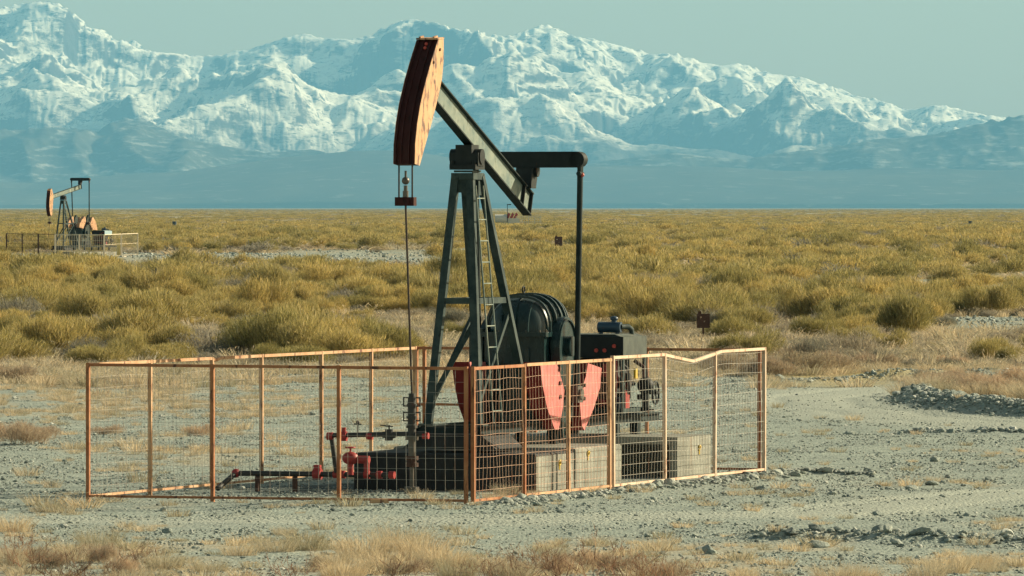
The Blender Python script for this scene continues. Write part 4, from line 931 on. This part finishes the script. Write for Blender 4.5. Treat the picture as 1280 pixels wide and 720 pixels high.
def plant_mesh(name, kind, seed, R_, H, n, w, ln):
    rg = np.random.default_rng(seed); th = rg.uniform(0, 2*np.pi, n); mat = PM[kind if kind in PM else 'green']
    if kind in ('green', 'grey', 'russet'):
        nl = 7; lc = np.stack([rg.uniform(-.62, .62, nl), rg.uniform(-.62, .62, nl)], -1)*R_; lh = rg.uniform(.62, 1.0, nl)*H; lr = rg.uniform(.38, .62, nl)*R_
        k = rg.integers(0, nl, n); r = np.sqrt(rg.random(n)); dpt = 1-rg.random(n)**2*.55       # how near the outside of its clump
        ph = np.arccos(1-rg.random(n)*1.15); dx = np.sin(ph)*np.cos(th); dy = np.sin(ph)*np.sin(th); dz = np.cos(ph)
        hz = lh[k]*.52
        tip = np.stack([lc[k, 0]+lr[k]*dx*dpt, lc[k, 1]+lr[k]*dy*dpt, np.maximum(hz+(lh[k]-hz)*dz*dpt, .03)*rg.uniform(.9, 1.12, n)], -1)
        base = np.stack([lc[k, 0]*.55, lc[k, 1]*.55, np.zeros(n)], -1); d = tip-base; d[:, 2] = np.maximum(d[:, 2], .12); d[:, 2] *= 1.15 if kind == 'green' else 1.0
        d = d/np.linalg.norm(d, axis=1)[:, None]; d = d+rg.normal(0, .33 if kind == 'green' else .5, (n, 3)); d /= np.linalg.norm(d, axis=1)[:, None]
        l = ln*rg.uniform(.6, 1.3, n); P0 = tip-d*l[:, None]; P0[:, 2] = np.maximum(P0[:, 2], 0); P1 = (P0+tip)/2+rg.normal(0, .03, (n, 3))*ln; P2 = tip
        tone = np.clip(rg.normal(.52, .2, n)+.25*(rg.random(n) < .1)-.35*(rg.random(n) < .12), 0, 1)
        W = w*rg.uniform(.6, 1.4, n)
    elif kind == 'straw':
        r = np.sqrt(rg.random(n))*R_*.9; P0 = np.stack([r*np.cos(th), r*np.sin(th), np.zeros(n)], -1); out = rg.uniform(.1, 1.0, n)*R_; h = H*rg.uniform(.5, 1.1, n)
        a2 = th+rg.normal(0, .5, n); P2 = P0+np.stack([out*np.cos(a2), out*np.sin(a2), h], -1); P1 = (P0+P2)/2+np.stack([0*h, 0*h, h*.14], -1); tone = rg.random(n); W = w*rg.uniform(.6, 1.3, n)
        nf = int(n*.35)    # fine seed haze
        P0[:nf] = P2[:nf]-rg.normal(0, .35, (nf, 3))*np.array([.14, .14, .1]); P1[:nf] = (P0[:nf]+P2[:nf])/2
    else:
        segs = []; 
        def grow(p, d, l, w_, dep):
            q = p+d*l; segs.append((p, (p+q)/2+rg.normal(0, .04, 3)*l, q, w_))
            if dep == 0: return
            for _ in range(rg.integers(2, 5)):
                dd = d+rg.normal(0, .55, 3); dd[2] = dd[2]*.8+.12; dd /= np.linalg.norm(dd); f = rg.uniform(.4, 1); grow(p+d*l*f, dd, l*rg.uniform(.5, .85), w_*.72, dep-1)
        for _ in range(n):
            a = rg.uniform(0, 6.28); d = np.array([np.cos(a)*rg.uniform(.4, 1.2), np.sin(a)*rg.uniform(.4, 1.2), .75]); d /= np.linalg.norm(d); grow(np.array([np.cos(a)*.04, np.sin(a)*.04, 0]), d, H*.42*rg.uniform(.7, 1.2), w, 4)
        P0 = np.array([s_[0] for s_ in segs]); P1 = np.array([s_[1] for s_ in segs]); P2 = np.array([s_[2] for s_ in segs]); W = np.array([s_[3] for s_ in segs])*1.6; n = len(segs); tone = rg.random(n)
        P1[:, 2] = np.maximum(P1[:, 2], .01); P2[:, 2] = np.maximum(P2[:, 2], .01)
    V, Fc, T = blades(n, P0, P1, P2, W, tone, rg)
    return mesh_np(name, V, Fc, mat, False, {'tone': T})
G_N = [plant_mesh('shrub', 'green', 500+k, 1.15, 1.12, 8500, .0115, .17) for k in range(7)]
G_M = [plant_mesh('shrub', 'green', 520+k, 1.2, 1.02, 2200, .024, .19) for k in range(5)]
G_F = [plant_mesh('shrub', 'green', 540+k, 1.3, .90, 330, .075, .24) for k in range(4)]
K_N = [plant_mesh('shrub', 'grey', 560+k, 1.0, .75, 2400, .013, .20) for k in range(4)]
K_M = [plant_mesh('shrub', 'grey', 570+k, 1.1, .75, 420, .045, .3) for k in range(3)]
K_F = [plant_mesh('shrub', 'grey', 575+k, 1.2, .7, 90, .10, .4) for k in range(2)]
R_N = [plant_mesh('brush', 'russet', 580+k, .9, .62, 2600, .010, .20) for k in range(4)]
S_N = [plant_mesh('grass', 'straw', 600+k, .34, .32, 900, .005, .2) for k in range(5)]
S_M = [plant_mesh('grass', 'straw', 610+k, .30, .26, 160, .014, .2) for k in range(4)]
T_N = [plant_mesh('twigs', 'twig', 620+k, .5, .55, 9, .009, .2) for k in range(4)]
def put(name, me, x, y, s, label, cat, group, zs=1.0, rz=None):
    o = bpy.data.objects.new(name, me); COL.objects.link(o); o.location = (x, y, float(height(np.array(x), np.array(y)))-.02)
    o.scale = (s, s, s*zs); o.rotation_euler = (0, 0, random.uniform(0, 6.28) if rz is None else rz); tag(o, label, cat, group); return o
# --- scrub: a jittered lattice whose cells grow with distance
pts = []
y0 = 214.0
while y0 < 11000:
    cell = 2.15 if y0 < 330 else (2.6 if y0 < 700 else (2.6+(y0-700)*.0022 if y0 < 3000 else 7.6+(y0-3000)*.004))
    hw = y0*.068+6; nn = int(2*hw/cell); xx = (np.arange(nn)+rng.random(nn)*.9)/nn*2*hw-hw; yy = y0+rng.random(nn)*cell*.95
    pts.append(np.stack([xx, yy, np.full(nn, cell)], -1)); y0 += cell
pts = np.concatenate(pts); x, y, ce = pts.T
vg_, _, _ = masks(x, y); px = px_of(x, y)
cl = fbm(x/9, y/16, 4, 701); kd = fbm(x/14+5, y/30, 3, 711)
near_gap = sstep(.41, .53, cl); keep = (rng.random(len(x)) < vg_*1.1)*(rng.random(len(x)) < (.12+.80*near_gap))
keep &= ~((px > 1160)&(y > 236)&(y < 300))
keep &= ~((px < 575-60*fbm(y/30, y*0, 3, 9))&(y > 545+70*(fbm(x/4, x*0+1, 3, 5)-.3))&(y < 785-60*fbm(x/5, x*0+4, 3, 6)))
keep &= ~((np.abs(px-879) < 26)&(y > 222)&(y < 246))
x, y, ce = x[keep], y[keep], ce[keep]; px = px_of(x, y)
grey = (rng.random(len(x)) < .15+.5*sstep(.60, .70, kd[keep]))
grey |= (px > 860)&(px < 1075)&(y < 238)&(rng.random(len(x)) < .9)
s = np.exp(rng.normal(0, .30, len(x)))*np.where(y < 330, .92, 1.0)*np.clip(ce/2.6, .85, 2.6)**.8
zs = np.clip(rng.normal(.95, .16, len(x)), .6, 1.4)/np.clip(ce/2.6, .9, 2.6)**.75
s = np.minimum(s*(.6+.5*sstep(.35, .6, cl[keep])), np.where(y < 700, 1.5, 2.1)); zs = np.where(y > 1500, zs*.7, zs)
inview = np.abs(px-640) < 665
gi = np.flatnonzero(~grey & inview); gi = gi[np.argsort(y[gi])][:300]
ki = np.flatnonzero(grey & inview); ki = ki[np.argsort(y[ki])][:90]
for k in gi:
    put('shrub', G_N[rng.integers(0, 7)], x[k], y[k], s[k], 'yellow green broom like desert shrub in the nearest belt of scrub beyond the gravel', 'shrub', 'yellow green shrubs of the nearest scrub', zs[k])
for k in ki:
    put('dry_shrub', K_N[rng.integers(0, 4)], x[k], y[k], s[k]*1.05, 'grey leafless desert shrub among the yellow green scrub', 'shrub', 'grey leafless shrubs of the nearest scrub', zs[k])
used = np.zeros(len(x), bool); used[gi] = True; used[ki] = True
rest = ~used; xr, yr, sr, zr, gr = x[rest], y[rest], s[rest], zs[rest], grey[rest]; nr_ = len(xr)
lod = np.where(yr < 420, 0, np.where(yr < 1300, 1, 2))
idx = np.where(gr, np.where(lod == 0, 16+rng.integers(0, 4, nr_), np.where(lod == 1, 20+rng.integers(0, 3, nr_), 23+rng.integers(0, 2, nr_))),
      np.where(lod == 0, rng.integers(0, 7, nr_), np.where(lod == 1, 7+rng.integers(0, 5, nr_), 12+rng.integers(0, 4, nr_))))
instancer('scrub', G_N+G_M+G_F+K_N+K_M+K_F, np.stack([xr, yr, height(xr, yr)-.03], -1), sr, rng.uniform(0, 6.28, nr_), idx, 'yellow green and grey scrub covering the far plain to the horizon', zs=zr)
print('scrub instances', nr_)
# straw and dead stalks between the shrubs, out to where they can no longer be told apart
n2 = 42000; y = 210*np.exp(rng.random(n2)*np.log(1400/210)); x = (rng.random(n2)*2-1)*(y*.067+3); v2, t2, d2 = masks(x, y); kp = rng.random(n2) < v2**1.5-.03; x, y = x[kp], y[kp]
S_F = [plant_mesh('grass', 'straw', 640+k, .5, .24, 130, .028, .2) for k in range(3)]
K_S = [plant_mesh('shrub', 'grey', 650+k, .5, .32, 160, .035, .2) for k in range(3)]
gsel = rng.random(len(x)) < .35
near_ = y < 450; sel = np.where(near_, np.where(gsel, 10, 6)+rng.integers(0, 4, len(x)), np.where(gsel, 3+rng.integers(0, 3, len(x)), rng.integers(0, 3, len(x))))
instancer('undergrowth', S_F+K_S+S_M+K_N, np.stack([x, y, height(x, y)-.02], -1), np.exp(rng.normal(.25, .3, len(x)))*np.clip(y/420, .8, 2.2)*np.where(near_&gsel, .38, 1.0), rng.uniform(0, 6.28, len(x)), sel, 'straw coloured and grey undergrowth between the shrubs of the plain', zs=.8/np.clip(y/420, .8, 2.2)**.6)
# --- low dry grass between the stones and before the scrub
n1 = 26000; y = 92+(245-92)*rng.random(n1); x = (rng.random(n1)*2-1)*(y*.066+2); v1, t1, d1 = masks(x, y); px = px_of(x, y)
p = d1*np.where(y < 112, .28, .55)+.85*sstep(200, 212, y)*(1-v1*.4)*.55+.02; p = p*(1-t1)
ins = (np.abs(x+.8-(y-123.5)*.33) < 2.6)&(y > 117)&(y < 131); p = np.where(ins, p*.5, p)
kp = rng.random(n1) < p; x, y = x[kp], y[kp]
instancer('dry_grass', S_M, np.stack([x, y, height(x, y)-.01], -1), np.exp(rng.normal(-.45, .3, len(x)))*np.where(y > 190, 1.2, .62), rng.uniform(0, 6.28, len(x)), rng.integers(0, 4, len(x)), 'short bleached grass growing between the stones', zs=rng.uniform(.5, 1.1, len(x)))
def at_px(xp, yp): g = ground(xp, yp); return g.x, g.y
for (xp, yp, s_) in ((95,700,1.5),(125,682,1.3),(15,662,1.3),(8,706,1.3),(205,712,1.1),(300,694,1.1),(345,690,1.2),(382,688,1.3),(418,704,1.2),(455,694,1.6),(498,686,1.7),(530,694,1.6),(556,706,1.3),(486,716,1.5),(428,722,1.3),(570,722,1.2),(1045,724,1.3),(1075,722,1.2),(1160,712,1.1),(1188,706,1.2),(1222,700,1.2),(1240,704,.9),(640,724,1.3),(262,716,1.0),(160,724,1.2),(356,664,.7),(690,694,.9),(930,722,.8),(633,618,.9),(618,626,.8),(668,618,.6),(572,618,.5)):
    a, b_ = at_px(xp, yp); put('grass_clump', S_N[rng.integers(0, 5)], a, b_, s_*.62, 'blond dry grass clump on the gravel in the foreground', 'grass clump', 'blond grass clumps in the foreground', rng.uniform(.8, 1.1))
for (xp, yp, s_) in ((40,712,1.5),(75,722,1.6),(120,724,1.5),(165,708,1.1),(20,690,1.1),(655,724,1.5),(700,728,1.7),(745,726,1.8),(790,730,1.6),(835,730,1.4),(610,728,1.2),(365,726,1.3),(640,624,.8),(660,622,.6),(500,730,1.3)):
    a, b_ = at_px(xp, yp); put('twig_bush', T_N[rng.integers(0, 4)], a, b_, s_*.8, 'leafless reddish brown twig bush on the gravel in the foreground', 'bush', 'leafless twig bushes in the foreground', .9)
for (xp, yp, s_) in ((70,708,.62),(120,703,.6),(165,714,.5),(688,716,.62),(735,708,.66),(785,716,.62),(838,724,.55),(640,720,.5),(505,718,.45),(20,700,.5),(395,712,.4)):
    a, b_ = at_px(xp, yp); put('russet_brush', R_N[rng.integers(0, 4)], a, b_, s_*.62, 'fine pinkish brown brush among the foreground grass', 'brush', 'pinkish brown brush in the foreground', 1.25)
k_ = 0
for (xp, yp, s_) in [(x_, y_, .9) for x_, y_ in ((1150,487),(1172,492),(1195,497),(1215,500),(1240,503),(1262,505),(1180,480),(1205,482),(1232,487),(1256,490),(1280,494),(1300,500))]+[(5,552,.75),(28,556,.8),(48,548,.6),(12,478,1.0),(150,480,.5),(250,545,.45),(130,540,.4),(910,468,1.0),(940,470,1.0),(968,470,1.0),(1000,468,1.1),(1030,466,1.0),(1058,462,.9),(895,462,.9),(925,458,1.0),(985,456,1.0),(1090,462,.8),(1130,460,.7),(1190,458,.7),(1020,452,.9)]:
    a, b_ = at_px(xp, yp); put('russet_brush', R_N[rng.integers(0, 4)], a, b_, s_, 'low russet brush behind the stone bank at right' if xp > 1100 and yp > 475 else ('low russet brush at the left edge of the gravel' if xp < 300 else 'low russet brush where the gravel meets the scrub at right'), 'brush', 'low russet brush round the gravel', 1.0); k_ += 1
for (xp, yp) in ((1165,506),(1190,509),(1225,512),(1250,512),(1280,514),(1140,497),(1300,515)):
    a, b_ = at_px(xp, yp-6); put('grass_clump', S_N[rng.integers(0, 5)], a, b_, 1.5, 'blond dry grass clump on top of the stone bank at right', 'grass clump', 'blond grass clumps on the stone bank', .8)
SKY_TINT = (1.30, 1.02, .60); SKY_STR = .082; SUN_STR = 5.0; SUN_COL = (1.0, .89, .63); EXPO = 0.70
HAZE = 1.75e-5; HAZE_COL = (.23,.635,1.0)
# ---------------------------------------------------------------- sky, sun, haze, camera
w = bpy.data.worlds.new('World'); sc.world = w; w.use_nodes = True
nt = w.node_tree; n = N(nt); bg = nt.nodes['Background']
sky = n('ShaderNodeTexSky', sky_type='NISHITA', sun_disc=False, sun_elevation=R(SUN_EL), sun_rotation=math.atan2(SUN_AZ[0], SUN_AZ[1]))
sky.altitude = 700; sky.air_density = 1.0; sky.dust_density = 2.0; sky.ozone_density = 1.6
n.l(n.mix(1.0, sky.outputs[0], SKY_TINT, 'MULTIPLY'), bg.inputs['Color']); bg.inputs['Strength'].default_value = SKY_STR
ld = bpy.data.lights.new('sun', 'SUN'); ld.energy = SUN_STR; ld.angle = R(.53); ld.color = SUN_COL
lo = bpy.data.objects.new('sun', ld); COL.objects.link(lo)
sd = Vector((SUN_AZ[0]*math.cos(R(SUN_EL)), SUN_AZ[1]*math.cos(R(SUN_EL)), math.sin(R(SUN_EL)))).normalized()
lo.rotation_euler = sd.to_track_quat('Z', 'Y').to_euler(); lo.location = sd*200
if HAZE > 0:
    mb = MB(); mb.box((0, 30000, 1049), (60000, 78000, 2298))
    m = bpy.data.materials.new('haze_air'); m.use_nodes = True; nt = m.node_tree
    nt.nodes.remove(nt.nodes['Principled BSDF']); vo = nt.nodes.new('ShaderNodeVolumePrincipled')
    vo.inputs['Color'].default_value = (*HAZE_COL, 1); vo.inputs['Density'].default_value = HAZE; vo.inputs['Anisotropy'].default_value = 0.0
    nt.links.new(vo.outputs[0], nt.nodes['Material Output'].inputs['Volume'])
    o = mb.build('haze', m); tag(o, kind='stuff')
cd = bpy.data.cameras.new('camera'); cd.lens = F/1280*36; cd.sensor_width = 36; cd.clip_start = 1; cd.clip_end = 150000
co = bpy.data.objects.new('camera', cd); COL.objects.link(co); co.location = (0, 0, CAMH)
co.rotation_euler = (R(90)-math.atan((360-HZ)/F), 0, 0); sc.camera = co
vs = sc.view_settings; vs.view_transform = 'Standard'; vs.look = 'None'; vs.exposure = EXPO; vs.gamma = 1; vs.use_curve_mapping = False
sc.cycles.volume_bounces = 1; sc.cycles.max_bounces = 6; sc.cycles.diffuse_bounces = 3; sc.cycles.transparent_max_bounces = 8
sc.cycles.use_denoising = True
